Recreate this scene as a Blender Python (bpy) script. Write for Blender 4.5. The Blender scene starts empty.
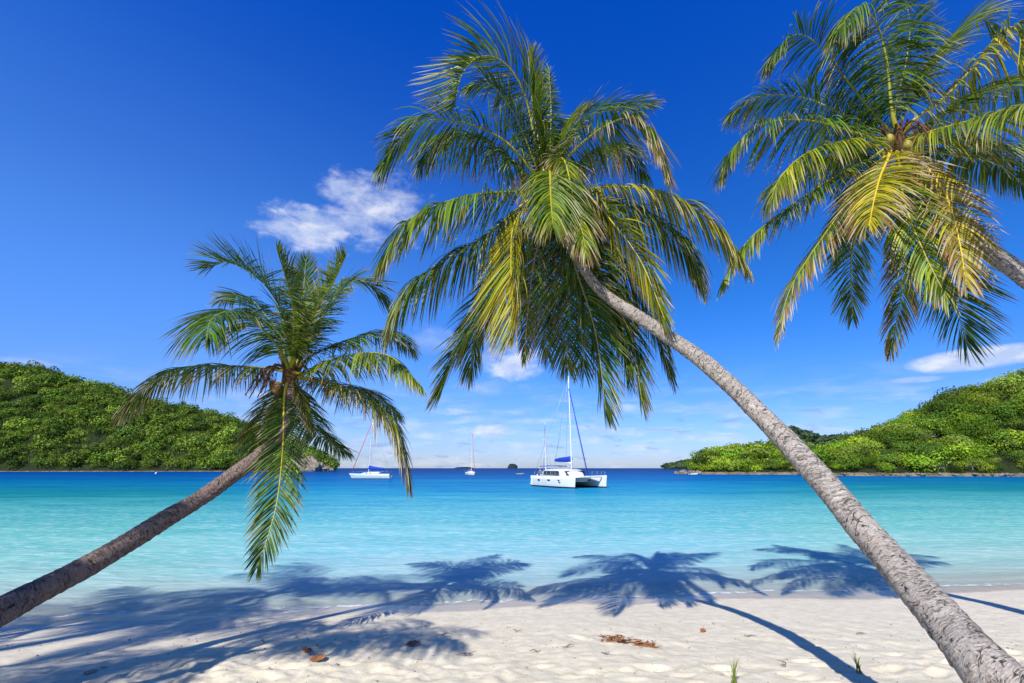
import bpy, math, random
import numpy as np
from mathutils import Vector, Matrix
scene = bpy.context.scene
COL = scene.collection
PI = math.pi
# ------------------------------------------------------------------ camera model
F = 17.0 * 1024 / 36.0
PITCH = math.atan((468 - 341.5) / F)
CP, SP = math.cos(PITCH), math.sin(PITCH)
CAMH = 2.4
SA, SB = 0.47, 1.10          # shadow offset per metre of height (x, y)
def ray(px, py):
    dx, dy = (px - 512) / F, (341.5 - py) / F
    return Vector((dx, CP - dy * SP, SP + dy * CP))
def at(px, py, Y):
    r = ray(px, py)
    t = Y / r.y
    return Vector((r.x * t, Y, CAMH + r.z * t))
def depth_of(p):
    return p.y * CP + (p.z - CAMH) * SP
def azel(px, py):
    r = ray(px, py).normalized()
    return math.atan2(r.x, r.y), math.asin(r.z)

# ------------------------------------------------------------------ tagging
def tag(o, label=None, cat=None, group=None, kind=None):
    if label: o['label'] = label
    if cat: o['category'] = cat
    if group: o['group'] = group
    if kind: o['kind'] = kind
    return o
def empty(name, loc, rz=0):
    o = bpy.data.objects.new(name, None)
    o.location = loc; o.rotation_euler = (0, 0, rz)
    o.empty_display_size = 0.2
    COL.objects.link(o)
    return o
def link(name, me, mat=None, parent=None, loc=None):
    o = bpy.data.objects.new(name, me)
    if mat is not None:
        for m in (mat if isinstance(mat, (list, tuple)) else [mat]): me.materials.append(m)
    COL.objects.link(o)
    if parent is not None:
        o.parent = parent
    if loc is not None: o.location = loc
    return o
def mesh_np(name, V, Q, smooth=True, col=None, tc=None):
    """V (n,3), Q (m,k) faces of a constant size k"""
    V = np.asarray(V, dtype=np.float32); Q = np.asarray(Q, dtype=np.int32)
    me = bpy.data.meshes.new(name)
    k = Q.shape[1]
    me.vertices.add(len(V)); me.vertices.foreach_set('co', V.ravel())
    me.loops.add(Q.size); me.loops.foreach_set('vertex_index', Q.ravel())
    me.polygons.add(len(Q))
    me.polygons.foreach_set('loop_start', np.arange(0, Q.size, k, dtype=np.int32))
    me.polygons.foreach_set('use_smooth', np.full(len(Q), smooth))
    if col is not None:
        a = me.color_attributes.new('Col', 'FLOAT_COLOR', 'POINT')
        c = np.ones((len(V), 4), dtype=np.float32); c[:, :3] = col
        a.data.foreach_set('color', c.ravel())
    if tc is not None:
        a = me.attributes.new('tc', 'FLOAT_VECTOR', 'POINT')
        a.data.foreach_set('vector', np.asarray(tc, dtype=np.float32).ravel())
    me.update(calc_edges=True)
    me.validate()
    return me

# ------------------------------------------------------------------ numpy noise
_rs = np.random.RandomState(7)
_tab = _rs.rand(256, 256).astype(np.float32)
def vnoise(x, y):
    x = np.asarray(x, dtype=np.float64); y = np.asarray(y, dtype=np.float64)
    xi = np.floor(x).astype(int); yi = np.floor(y).astype(int)
    fx = x - xi; fy = y - yi
    fx = fx * fx * (3 - 2 * fx); fy = fy * fy * (3 - 2 * fy)
    a = _tab[xi & 255, yi & 255]; b = _tab[(xi + 1) & 255, yi & 255]
    c = _tab[xi & 255, (yi + 1) & 255]; d = _tab[(xi + 1) & 255, (yi + 1) & 255]
    return (a * (1 - fx) + b * fx) * (1 - fy) + (c * (1 - fx) + d * fx) * fy
def fbm(x, y, o=4):
    s = 0; a = 1; n = 0
    for i in range(o):
        s = s + a * vnoise(x * 2 ** i + 17.3 * i, y * 2 ** i + 9.1 * i); n += a; a *= .5
    return s / n - .5
def sstep(x, a, b):
    t = np.clip((x - a) / (b - a), 0, 1); return t * t * (3 - 2 * t)

# ------------------------------------------------------------------ node helper
class NT:
    def __init__(s, tree): s.t = tree; s.t.nodes.clear()
    def n(s, typ, **kw):
        nd = s.t.nodes.new(typ)
        for k, v in kw.items():
            if k.startswith('i_'):
                key = k[2:]
                key = int(key) if key.isdigit() else key.replace('_', ' ')
                sock = nd.inputs[key]
                if hasattr(v, 'is_linked') or isinstance(v, bpy.types.NodeSocket): s.t.links.new(v, sock)
                else: sock.default_value = v
            else: setattr(nd, k, v)
        return nd
    def link(s, a, b): s.t.links.new(a, b)
    def math(s, op, a, b=0.0, c=None, clamp=False):
        nd = s.t.nodes.new('ShaderNodeMath'); nd.operation = op; nd.use_clamp = clamp
        for i, v in enumerate((a, b, c)):
            if v is None: continue
            if isinstance(v, bpy.types.NodeSocket): s.t.links.new(v, nd.inputs[i])
            else: nd.inputs[i].default_value = v
        return nd.outputs[0]
    def mix(s, f, a, b, blend='MIX'):
        nd = s.t.nodes.new('ShaderNodeMix'); nd.data_type = 'RGBA'; nd.blend_type = blend
        for sk, v in ((nd.inputs[0], f), (nd.inputs[6], a), (nd.inputs[7], b)):
            if isinstance(v, bpy.types.NodeSocket): s.t.links.new(v, sk)
            else: sk.default_value = (*v, 1) if isinstance(v, tuple) and len(v) == 3 else v
        return nd.outputs[2]
    def noise(s, vec, scale, detail=4, rough=.55, dist=0.0, out=0):
        nd = s.n('ShaderNodeTexNoise'); nd.inputs['Scale'].default_value = scale
        nd.inputs['Detail'].default_value = detail; nd.inputs['Roughness'].default_value = rough
        nd.inputs['Distortion'].default_value = dist
        if vec is not None: s.link(vec, nd.inputs['Vector'])
        return nd.outputs[out]
    def ramp(s, fac, stops, interp='LINEAR'):
        nd = s.n('ShaderNodeValToRGB'); cr = nd.color_ramp; cr.interpolation = interp
        while len(cr.elements) < len(stops): cr.elements.new(.5)
        for e, (p, c) in zip(cr.elements, stops):
            e.position = p; e.color = (*c, 1) if len(c) == 3 else c
        s.link(fac, nd.inputs[0]); return nd.outputs[0]
    def sstep(s, v, a, b, lo=0.0, hi=1.0):
        nd = s.n('ShaderNodeMapRange'); nd.interpolation_type = 'SMOOTHSTEP'
        s.link(v, nd.inputs[0])
        for i, q in enumerate((a, b, lo, hi)): nd.inputs[i + 1].default_value = q
        return nd.outputs[0]
    def lin(s, v, a, b, lo=0.0, hi=1.0):
        nd = s.n('ShaderNodeMapRange'); s.link(v, nd.inputs[0])
        for i, q in enumerate((a, b, lo, hi)): nd.inputs[i + 1].default_value = q
        return nd.outputs[0]
def new_mat(name):
    m = bpy.data.materials.new(name); m.use_nodes = True
    t = NT(m.node_tree); out = t.n('ShaderNodeOutputMaterial')
    return m, t, out
def principled(t, out, color=(.5, .5, .5), rough=.5, metal=0, spec=.5, normal=None):
    p = t.n('ShaderNodeBsdfPrincipled')
    if isinstance(color, bpy.types.NodeSocket): t.link(color, p.inputs['Base Color'])
    else: p.inputs['Base Color'].default_value = (*color, 1)
    if isinstance(rough, bpy.types.NodeSocket): t.link(rough, p.inputs['Roughness'])
    else: p.inputs['Roughness'].default_value = rough
    p.inputs['Metallic'].default_value = metal
    p.inputs['Specular IOR Level'].default_value = spec
    if normal is not None: t.link(normal, p.inputs['Normal'])
    t.link(p.outputs[0], out.inputs[0]); return p
def bump(t, h, strength, dist, normal=None):
    b = t.n('ShaderNodeBump'); b.inputs['Strength'].default_value = strength
    b.inputs['Distance'].default_value = dist; t.link(h, b.inputs['Height'])
    if normal is not None: t.link(normal, b.inputs['Normal'])
    return b.outputs[0]
def stretch(t, vec, sx, sy, sz):
    m = t.n('ShaderNodeMapping'); m.inputs['Scale'].default_value = (sx, sy, sz)
    t.link(vec, m.inputs['Vector']); return m.outputs[0]

def plain(name, color, rough=.5, metal=0, var=.12, scale=3.0, spec=.5):
    m, t, out = new_mat(name)
    co = t.n('ShaderNodeTexCoord').outputs['Object']
    n = t.noise(co, scale, 5, .6)
    f = t.lin(n, .3, .7, 1 - var, 1 + var)
    c = t.mix(1.0, tuple(color), f, 'MULTIPLY')
    principled(t, out, c, rough, metal, spec, bump(t, n, .05, .01))
    return m
# ------------------------------------------------------------------ materials
def mat_leaf(name, trans=.35, rough=.42, spec=.5):
    m, t, out = new_mat(name)
    at_ = t.n('ShaderNodeVertexColor'); at_.layer_name = 'Col'
    c = at_.outputs[0]
    p = t.n('ShaderNodeBsdfPrincipled'); t.link(c, p.inputs['Base Color'])
    p.inputs['Roughness'].default_value = rough; p.inputs['Specular IOR Level'].default_value = spec
    tr = t.n('ShaderNodeBsdfTranslucent')
    c2 = t.mix(1.0, c, (1.5, 1.6, .6), 'MULTIPLY'); t.link(c2, tr.inputs[0])
    mx = t.n('ShaderNodeMixShader'); mx.inputs[0].default_value = trans
    t.link(p.outputs[0], mx.inputs[1]); t.link(tr.outputs[0], mx.inputs[2])
    t.link(mx.outputs[0], out.inputs[0]); return m
M_LEAF = mat_leaf('palm_leaf', .22, .38, .28)
M_FOLI = mat_leaf('foliage', .28, .7, .15)

def mat_trunk(name, base, dark, erode):
    m, t, out = new_mat(name)
    a = t.n('ShaderNodeAttribute'); a.attribute_name = 'tc'; v = a.outputs['Vector']
    fine = t.noise(stretch(t, v, 14, 60, 1), 2.0, 6, .65)
    lengthw = t.noise(stretch(t, v, 60, 6, 1), 1.6, 5, .6)
    big = t.noise(v, 5.0, 5, .6, .6)
    col = t.mix(t.sstep(fine, .35, .65), tuple(x * .72 for x in base), tuple(min(1, x * 1.35) for x in base))
    col = t.mix(t.sstep(lengthw, .42, .7, 0, .45), col, (.20, .135, .10))
    # dark cracks and scars
    vo = t.n('ShaderNodeTexVoronoi'); vo.feature = 'DISTANCE_TO_EDGE'
    wv = t.n('ShaderNodeVectorMath'); wv.operation = 'ADD'
    t.link(stretch(t, v, 6, 15, 1), wv.inputs[0])
    nz = t.n('ShaderNodeTexNoise'); nz.inputs['Scale'].default_value = 9; nz.inputs['Detail'].default_value = 4
    t.link(v, nz.inputs['Vector']); t.link(nz.outputs['Color'], wv.inputs[1])
    t.link(wv.outputs[0], vo.inputs['Vector']); vo.inputs['Scale'].default_value = 1.0
    crack = t.sstep(vo.outputs[0], .0, .055, 1, 0)
    patch = t.sstep(big, .47, .58)
    ck = t.math('MULTIPLY', crack, t.math('MULTIPLY', patch, erode))
    pit = t.math('MULTIPLY', t.sstep(t.noise(stretch(t, v, 16, 22, 1), 1.0, 3, .6, .8), .62, .69), erode)
    dk = t.math('MAXIMUM', ck, pit)
    col = t.mix(t.math('MULTIPLY', dk, .92), col, tuple(dark))
    col = t.mix(t.sstep(t.noise(v, 3.1, 4, .6, .9), .6, .72, 0, .5), col, (.30, .16, .10))
    col = t.mix(t.sstep(t.noise(v, 4.3, 5, .65, .5), .56, .64, 0, .6), col, tuple(min(1, x * 1.7) for x in base))
    col = t.mix(t.sstep(t.noise(v, 2.1, 5, .65, 1.2), .58, .66, 0, .55), col, tuple(x * .4 for x in base))
    ringh = a.outputs['Vector']
    sp = t.n('ShaderNodeSeparateXYZ'); t.link(ringh, sp.inputs[0])
    ring = sp.outputs['Z']
    col = t.mix(t.sstep(ring, .78, .97, 0, .85), col, tuple(x * .35 for x in base))
    h = t.math('ADD', t.math('MULTIPLY', fine, .35), t.math('ADD', t.math('MULTIPLY', lengthw, .5), t.math('MULTIPLY', dk, -1.4)))
    principled(t, out, col, .85, 0, .2, bump(t, h, .9, .012))
    return m
M_TRUNK = mat_trunk('palm_bark', (.31, .28, .255), (.022, .027, .024), 1.0)
M_TRUNK2 = mat_trunk('palm_bark_brown_shaded', (.175, .13, .12), (.02, .014, .014), 1.0)  # brown bark, base darkened to carry the shade on the left trunk
M_FIBRE = plain('palm_fibre', (.115, .065, .032), .9, 0, .5, 30, .1)
M_RACHIS = mat_leaf('palm_midrib', .05, .38, .5)

def mat_sand():
    m, t, out = new_mat('sand')
    g = t.n('ShaderNodeNewGeometry'); P = g.outputs['Position']
    sp = t.n('ShaderNodeSeparateXYZ'); t.link(P, sp.inputs[0])
    # distance landward from the waterline
    s = t.math('SUBTRACT', t.math('ADD', t.math('MULTIPLY', sp.outputs['X'], .125), 9.85), sp.outputs['Y'])
    wob = t.noise(stretch(t, P, .35, .35, .0), 1.0, 3, .5)
    s2 = t.math('ADD', s, t.math('MULTIPLY', t.math('SUBTRACT', wob, .5), 1.4))
    grain = t.noise(P, 90, 4, .7); mid = t.noise(P, 6, 5, .6); spk = t.noise(P, 260, 2, .5)
    dry = t.mix(t.sstep(mid, .35, .65), (.60, .535, .40), (.685, .62, .48))
    dry = t.mix(t.sstep(grain, .58, .75, 0, .3), dry, (.42, .34, .26))
    dry = t.mix(t.sstep(spk, .70, .78, 0, .5), dry, (.16, .11, .08))
    wet = t.mix(t.sstep(mid, .3, .7), (.42, .34, .225), (.50, .41, .285))
    w = t.sstep(s2, .42, .66, 1, 0)
    col = t.mix(w, dry, wet)
    rough = t.lin(w, 0, 1, .95, .30)
    foot = t.noise(stretch(t, P, 1, 1, .2), 11, 4, .55, .4)
    hh = t.math('ADD', t.math('MULTIPLY', foot, .3), t.math('MULTIPLY', grain, .18))
    hh = t.math('MULTIPLY', hh, t.lin(w, 0, 1, 1.0, .1))
    principled(t, out, col, rough, 0, .3, bump(t, hh, .8, .05))
    return m
M_SAND = mat_sand()

def mat_water():
    m, t, out = new_mat('sea_water')
    g = t.n('ShaderNodeNewGeometry'); P = g.outputs['Position']
    sp = t.n('ShaderNodeSeparateXYZ'); t.link(P, sp.inputs[0])
    X, Y = sp.outputs['X'], sp.outputs['Y']
    s = t.math('SUBTRACT', Y, t.math('ADD', t.math('MULTIPLY', X, .125), 9.85))
    s = t.math('MAXIMUM', s, .01)
    lg = t.math('DIVIDE', t.math('LOGARITHM', t.math('ADD', s, 1.0), 10.0), 3.3)   # 0..1 for 0..2 km
    big = t.noise(stretch(t, P, .02, .055, 0), 1.0, 4, .55, .4)
    md = t.noise(stretch(t, P, .12, .4, 0), 1.0, 4, .55, .3)
    f = t.math('ADD', lg, t.math('MULTIPLY', t.math('SUBTRACT', big, .5), .19))
    f = t.math('ADD', f, t.math('MULTIPLY', t.math('SUBTRACT', md, .5), .19))
    sm = t.noise(stretch(t, P, .5, 1.6, 0), 1.0, 5, .65, .5)
    f = t.math('ADD', f, t.math('MULTIPLY', t.math('MULTIPLY', t.math('SUBTRACT', sm, .5), .16), t.sstep(s, .5, 5)))
    col = t.ramp(f, WATER_STOPS)
    colg = t.ramp(f, WATER_STOPS_G)
    # greener shallows over pale sand towards both sides of the bay
    gx = t.math('DIVIDE', X, t.math('MAXIMUM', Y, 1.0))
    gm = t.math('MAXIMUM', t.sstep(gx, -.28, -.75), t.sstep(gx, .25, .75))
    gm = t.math('MULTIPLY', gm, t.sstep(big, .3, .55, .85, 1))
    col = t.mix(gm, col, colg)
    # ripple height
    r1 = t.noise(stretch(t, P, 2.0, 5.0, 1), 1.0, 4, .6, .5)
    r2 = t.noise(stretch(t, P, .7, 1.5, 1), 1.0, 3, .55, .3)
    r3 = t.noise(stretch(t, P, .12, .3, 1), 1.0, 4, .6)
    h = t.math('ADD', t.math('MULTIPLY', r1, .035), t.math('ADD', t.math('MULTIPLY', r2, .08), t.math('MULTIPLY', r3, .12)))
    nb = bump(t, h, 1.0, 1.0)
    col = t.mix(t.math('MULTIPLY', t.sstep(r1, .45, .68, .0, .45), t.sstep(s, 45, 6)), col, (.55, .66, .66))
    # thin broken foam along the edge
    fn = t.noise(stretch(t, P, 5, 9, 1), 1.0, 5, .65, .6); fe = t.math('ADD', s, t.math('MULTIPLY', t.math('SUBTRACT', t.noise(stretch(t, P, .8, .8, 0), 1.0, 4, .6), .5), .9))
    foam = t.math('MULTIPLY', t.sstep(t.math('ABSOLUTE', t.math('SUBTRACT', fe, .14)), .0, .13, 1, 0), t.sstep(fn, .38, .6))
    col = t.mix(foam, col, (.72, .74, .72))
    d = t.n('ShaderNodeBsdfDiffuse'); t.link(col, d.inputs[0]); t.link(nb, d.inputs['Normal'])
    tr = t.n('ShaderNodeBsdfTransparent')
    tr.inputs[0].default_value = (.93, .985, .985, 1)
    al = t.ramp(s_norm(t, s), [(0, (.22,) * 3), (.05, (.42,) * 3), (.2, (.74,) * 3), (.5, (.93,) * 3), (1, (1,) * 3)])
    al = t.math('MAXIMUM', al, foam)
    mx = t.n('ShaderNodeMixShader'); t.link(al, mx.inputs[0]); t.link(tr.outputs[0], mx.inputs[1]); t.link(d.outputs[0], mx.inputs[2])
    gl = t.n('ShaderNodeBsdfGlossy'); gl.inputs['Roughness'].default_value = .12; t.link(nb, gl.inputs['Normal'])
    fr = t.n('ShaderNodeFresnel'); fr.inputs[0].default_value = 1.33; t.link(nb, fr.inputs['Normal'])
    ff = t.math('MINIMUM', t.math('MULTIPLY', fr.outputs[0], .8), WATER_MAXREF)
    m2 = t.n('ShaderNodeMixShader'); t.link(ff, m2.inputs[0]); t.link(mx.outputs[0], m2.inputs[1]); t.link(gl.outputs[0], m2.inputs[2])
    t.link(m2.outputs[0], out.inputs[0]); return m
def s_norm(t, s): return t.lin(s, 0, 7.5)
WATER_MAXREF = .09
WATER_STOPS = [(.0, (.56, .60, .50)), (.08, (.46, .58, .54)), (.16, (.34, .54, .54)), (.25, (.22, .49, .53)), (.343, (.12, .43, .455)), (.43, (.045, .335, .43)), (.5, (.012, .24, .41)), (.6, (0, .13, .35)), (.7, (0, .065, .25)), (.82, (0, .042, .18)), (1, (0, .036, .16))]
WATER_STOPS_G = [(.0, (.56, .60, .48)), (.08, (.45, .57, .49)), (.16, (.32, .53, .46)), (.25, (.20, .47, .41)), (.343, (.10, .40, .35)), (.43, (.035, .30, .30)), (.5, (.008, .20, .22)), (.58, (0, .13, .28)), (.7, (0, .065, .25)), (.82, (0, .042, .18)), (1, (0, .036, .16))]
M_WATER = mat_water()
def mat_rock(name, c1, c2, sc):
    m, t, out = new_mat(name)
    P = t.n('ShaderNodeNewGeometry').outputs['Position']
    n = t.noise(P, sc, 7, .65, .4); n2 = t.noise(P, sc * 4, 5, .6)
    col = t.mix(t.sstep(n, .35, .65), c1, c2)
    col = t.mix(t.sstep(n2, .55, .7, 0, .6), col, tuple(x * .3 for x in c1))
    principled(t, out, col, .9, 0, .2, bump(t, t.math('ADD', n, n2), 1.0, .5 / sc))
    return m
M_ROCK = mat_rock('rock', (.20, .165, .13), (.36, .31, .25), .5)
M_HILL = mat_rock('hill_soil_shaded', (.016, .026, .008), (.035, .05, .014), .3)  # ground under the trees, shadow between crowns painted in as near-black green
M_SHORE = mat_rock('shore_sand', (.34, .29, .20), (.13, .11, .07), .25)

# ------------------------------------------------------------------ beach + seabed
def axis(fine_lo, fine_hi, step, lo, hi, g=1.18):
    a = list(np.arange(fine_lo, fine_hi + step * .5, step))
    s = step
    x = a[-1]
    while x < hi: s *= g; x += s; a.append(min(x, hi))
    s = step; x = a[0]; b = []
    while x > lo: s *= g; x -= s; b.append(max(x, lo))
    return np.array(b[::-1] + a)
def shore(x): return 9.85 + .125 * np.clip(x, -60, 60)
def ground(x, y):
    x = np.asarray(x, dtype=float); y = np.asarray(y, dtype=float)
    wob = .35 * np.sin(x * .55 + 1.0) * .35 + .12 * np.sin(x * 1.7)
    s = shore(x) + wob - y
    z = np.where(s > 0, .085 * s, .07 * s)
    z = np.where(s < -12, -.84 + (s + 12) * .03, z)
    z = np.where(s > 12, 1.02 + (s - 12) * .02, z)
    z = np.maximum(z, -9); z = np.minimum(z, 2.5)
    k = sstep(s, 1.2, 3.6)
    rough = fbm(x * 1.1, y * 1.1, 4) * .10 + fbm(x * 6 + 3, y * 6, 5) * .06
    lum = np.abs(fbm(x * 2.6 + 40, y * 2.6 + 11, 4)) * -.11
    lft = .45 + 1.0 * sstep(-x, -1.5, 3.0) * sstep(s, 2.2, 4.2)
    z = z + k * (rough + lum) * lft + (1 - k) * sstep(s, -3, .5) * fbm(x * .9, y * 2.2, 3) * .02
    if z.size > 1000 or FEET is not None:
        for fx, fy, fa, fs in FEET:
            c, sn = math.cos(fa), math.sin(fa)
            m = (np.abs(x - fx) < .5) & (np.abs(y - fy) < .5)
            if not m.any(): continue
            u = ((x[m] - fx) * c + (y[m] - fy) * sn) / (.13 * fs); w_ = (-(x[m] - fx) * sn + (y[m] - fy) * c) / (.06 * fs)
            q = u * u + w_ * w_
            z[m] += -.026 * fs * np.exp(-q * .9) +   .009 * fs * np.exp(-(q - 2.6) ** 2 * .8)
    return z
_fr = random.Random(4)
FEET = []
for (fx0, fy0, fa, nf) in ((-4.6, 5.0, .55, 9), (-1.5, 4.9, .15, 10), (.6, 5.6, .05, 11), (2.0, 4.8, .5, 7), (-3.5, 6.2, -.1, 10), (4.2, 5.6, .35, 7)):
    for i in range(nf):
        sd = .1 if i % 2 else -.1
        FEET.append((fx0 + math.cos(fa) * i * .55 - math.sin(fa) * sd + _fr.uniform(-.05, .05), fy0 + math.sin(fa) * i * .55 + math.cos(fa) * sd, fa + _fr.uniform(-.3, .3), _fr.uniform(.8, 1.3)))
for i in range(35): FEET.append((_fr.uniform(-6, 6), _fr.uniform(4.7, 7.2), _fr.uniform(0, 3.1), _fr.uniform(.4, 1.2)))
def gz(x, y): return float(ground(np.array([x]), np.array([y]))[0])
xs = axis(-8.5, 8.5, .03, -7000, 7000)
ys = axis(4.6, 9.5, .028, -80, 8000)
GX, GY = np.meshgrid(xs, ys, indexing='ij')
GZ = ground(GX, GY)
V = np.stack([GX, GY, GZ], -1).reshape(-1, 3)
nx, ny = len(xs), len(ys)
idx = np.arange(nx * ny).reshape(nx, ny)
Q = np.stack([idx[:-1, :-1], idx[1:, :-1], idx[1:, 1:], idx[:-1, 1:]], -1).reshape(-1, 4)
tag(link('beach', mesh_np('beach', V, Q), M_SAND), kind='structure')
# sea
xs = axis(-13, 13, .12, -7000, 7000, 1.12); ys = axis(7.5, 24, .07, 7.0, 8000, 1.06)
GX, GY = np.meshgrid(xs, ys, indexing='ij')
s = GY - shore(GX)
amp = sstep(s, .3, 4) * np.clip(1 - (GY - 20) / 40, 0, 1)
GZ = amp * (.018 * np.sin(GY * 1.9 - GX * .25 + 2 * fbm(GX * .3, GY * .3, 2)) + .035 * fbm(GX * .8, GY * 1.8, 3))
w = np.exp(-((s - .9 - .25 * np.sin(GX * .5)) / .16) ** 2) * .03
GZ = GZ + w * (.5 + vnoise(GX * .4, GX * 0 + 3))
V = np.stack([GX, GY, GZ], -1).reshape(-1, 3)
nx, ny = len(xs), len(ys); idx = np.arange(nx * ny).reshape(nx, ny)
Q = np.stack([idx[:-1, :-1], idx[1:, :-1], idx[1:, 1:], idx[:-1, 1:]], -1).reshape(-1, 4)
tag(link('sea', mesh_np('sea', V, Q), M_WATER), kind='structure')

# ------------------------------------------------------------------ palms
def spline(P, n, extra=None):
    """Catmull-Rom resampled to n equal-length stations"""
    P = [np.array(p, dtype=float) for p in P]
    E = [P[0] * 2 - P[1]] + P + [P[-1] * 2 - P[-2]]
    out = []; par = []
    for i in range(1, len(E) - 2):
        for k in range(24):
            t = k / 24
            a, b, c, d = E[i - 1], E[i], E[i + 1], E[i + 2]
            out.append(.5 * ((2 * b) + (c - a) * t + (2 * a - 5 * b + 4 * c - d) * t * t + (3 * b - a - 3 * c + d) * t ** 3))
            par.append(i - 1 + t)
    out.append(P[-1]); par.append(len(P) - 1)
    out = np.array(out); par = np.array(par)
    L = np.concatenate([[0], np.cumsum(np.linalg.norm(np.diff(out[:, :3], axis=0), axis=1))])
    q = np.linspace(0, L[-1], n)
    R = np.stack([np.interp(q, L, out[:, j]) for j in range(out.shape[1])], -1)
    if extra is not None:
        ex = np.interp(np.interp(q, L, par), np.arange(len(extra)), extra)
        return R, L[-1], ex
    return R, L[-1]
def tangents(R):
    T = np.gradient(R, axis=0); return T / np.linalg.norm(T, axis=1)[:, None]
def unit(v): return v / (np.linalg.norm(v, axis=-1, keepdims=True) + 1e-9)
def tube(R, rad, seg=8, up=None, flat=1.0, caps=True):
    T = tangents(R)
    up = np.array((0.13, .21, 1.0)) if up is None else up
    if abs(np.dot(T.mean(0) / np.linalg.norm(T.mean(0)), up / np.linalg.norm(up))) > .9: up = np.array((1.0, .2, .1))
    B = unit(np.cross(T, up)); N = np.cross(B, T)
    an = np.linspace(0, 2 * PI, seg, endpoint=False)
    rad = np.broadcast_to(rad, (len(R),))
    V = R[:, None] + (B[:, None] * np.cos(an)[None, :, None] + N[:, None] * np.sin(an)[None, :, None] * flat) * rad[:, None, None]
    n = len(R)
    i = np.arange(n * seg).reshape(n, seg)
    Q = np.stack([i[:-1], i[1:], np.roll(i, -1, 1)[1:], np.roll(i, -1, 1)[:-1]], -1).reshape(-1, 4)
    V = V.reshape(-1, 3)
    if caps:
        c0, c1 = len(V), len(V) + 1
        V = np.vstack([V, R[:1], R[-1:]])
        e = i[0]; q0 = np.stack([e, np.roll(e, -1), np.full(seg, c0), np.full(seg, c0)], -1)
        e = i[-1]; q1 = np.stack([np.roll(e, -1), e, np.full(seg, c1), np.full(seg, c1)], -1)
        tri = np.vstack([q0, q1])
        # degenerate quads avoided: split the ends into a second list
        return V, Q, tri[:, :3]
    return V, Q, np.zeros((0, 3), int)
class Parts:
    """collects verts/faces (mixed sizes) with optional colours for one mesh"""
    def __init__(s): s.v = []; s.f = []; s.c = []; s.n = 0; s.mi = []
    def add(s, V, Fs, col=(1, 1, 1), mi=0):
        V = np.asarray(V, dtype=float)
        for Fa in Fs:
            if len(Fa): s.f += [tuple(int(a) + s.n for a in q) for q in Fa]; s.mi += [mi] * len(Fa)
        s.v.append(V); s.n += len(V)
        c = np.asarray(col, dtype=float)
        s.c.append(np.broadcast_to(c, (len(V), 3)))
    def tube(s, P, rad, seg=8, n=None, col=(1, 1, 1), mi=0, flat=1.0):
        P = [tuple(p) for p in P]
        if n:
            if not np.isscalar(rad): R, _, rd = spline(P, n, list(rad))
            else: R, _ = spline(P, n); rd = rad
        else: R = np.array(P, dtype=float); rd = rad
        V, Q, T = tube(R, rd, seg, flat=flat); s.add(V, (Q, T), col, mi)
    def box(s, c, size, rot=None, col=(1, 1, 1), mi=0, taper=1.0):
        x, y, z = [q / 2 for q in size]
        V = np.array([(-x, -y, -z), (x, -y, -z), (x, y, -z), (-x, y, -z), (-x * taper, -y * taper, z), (x * taper, -y * taper, z), (x * taper, y * taper, z), (-x * taper, y * taper, z)])
        if rot is not None: V = V @ np.array(Matrix.Rotation(rot, 3, 'Z')).T
        s.add(V + np.array(c), ([(0, 3, 2, 1), (4, 5, 6, 7), (0, 1, 5, 4), (1, 2, 6, 5), (2, 3, 7, 6), (3, 0, 4, 7)],), col, mi)
    def build(s, name, mat, parent=None, smooth=True, bevel=0, loc=None):
        me = bpy.data.meshes.new(name)
        V = np.vstack(s.v)
        me.from_pydata([tuple(a) for a in V], [], s.f)
        me.polygons.foreach_set('use_smooth', [smooth] * len(me.polygons))
        me.polygons.foreach_set('material_index', s.mi)
        a = me.color_attributes.new('Col', 'FLOAT_COLOR', 'POINT')
        c = np.ones((len(V), 4), dtype=np.float32); c[:, :3] = np.vstack(s.c); a.data.foreach_set('color', c.ravel())
        me.validate(); me.update()
        o = link(name, me, mat, parent, loc)
        if bevel:
            b = o.modifiers.new('bevel', 'BEVEL'); b.width = bevel; b.segments = 2; b.limit_method = 'ANGLE'
        return o

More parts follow.
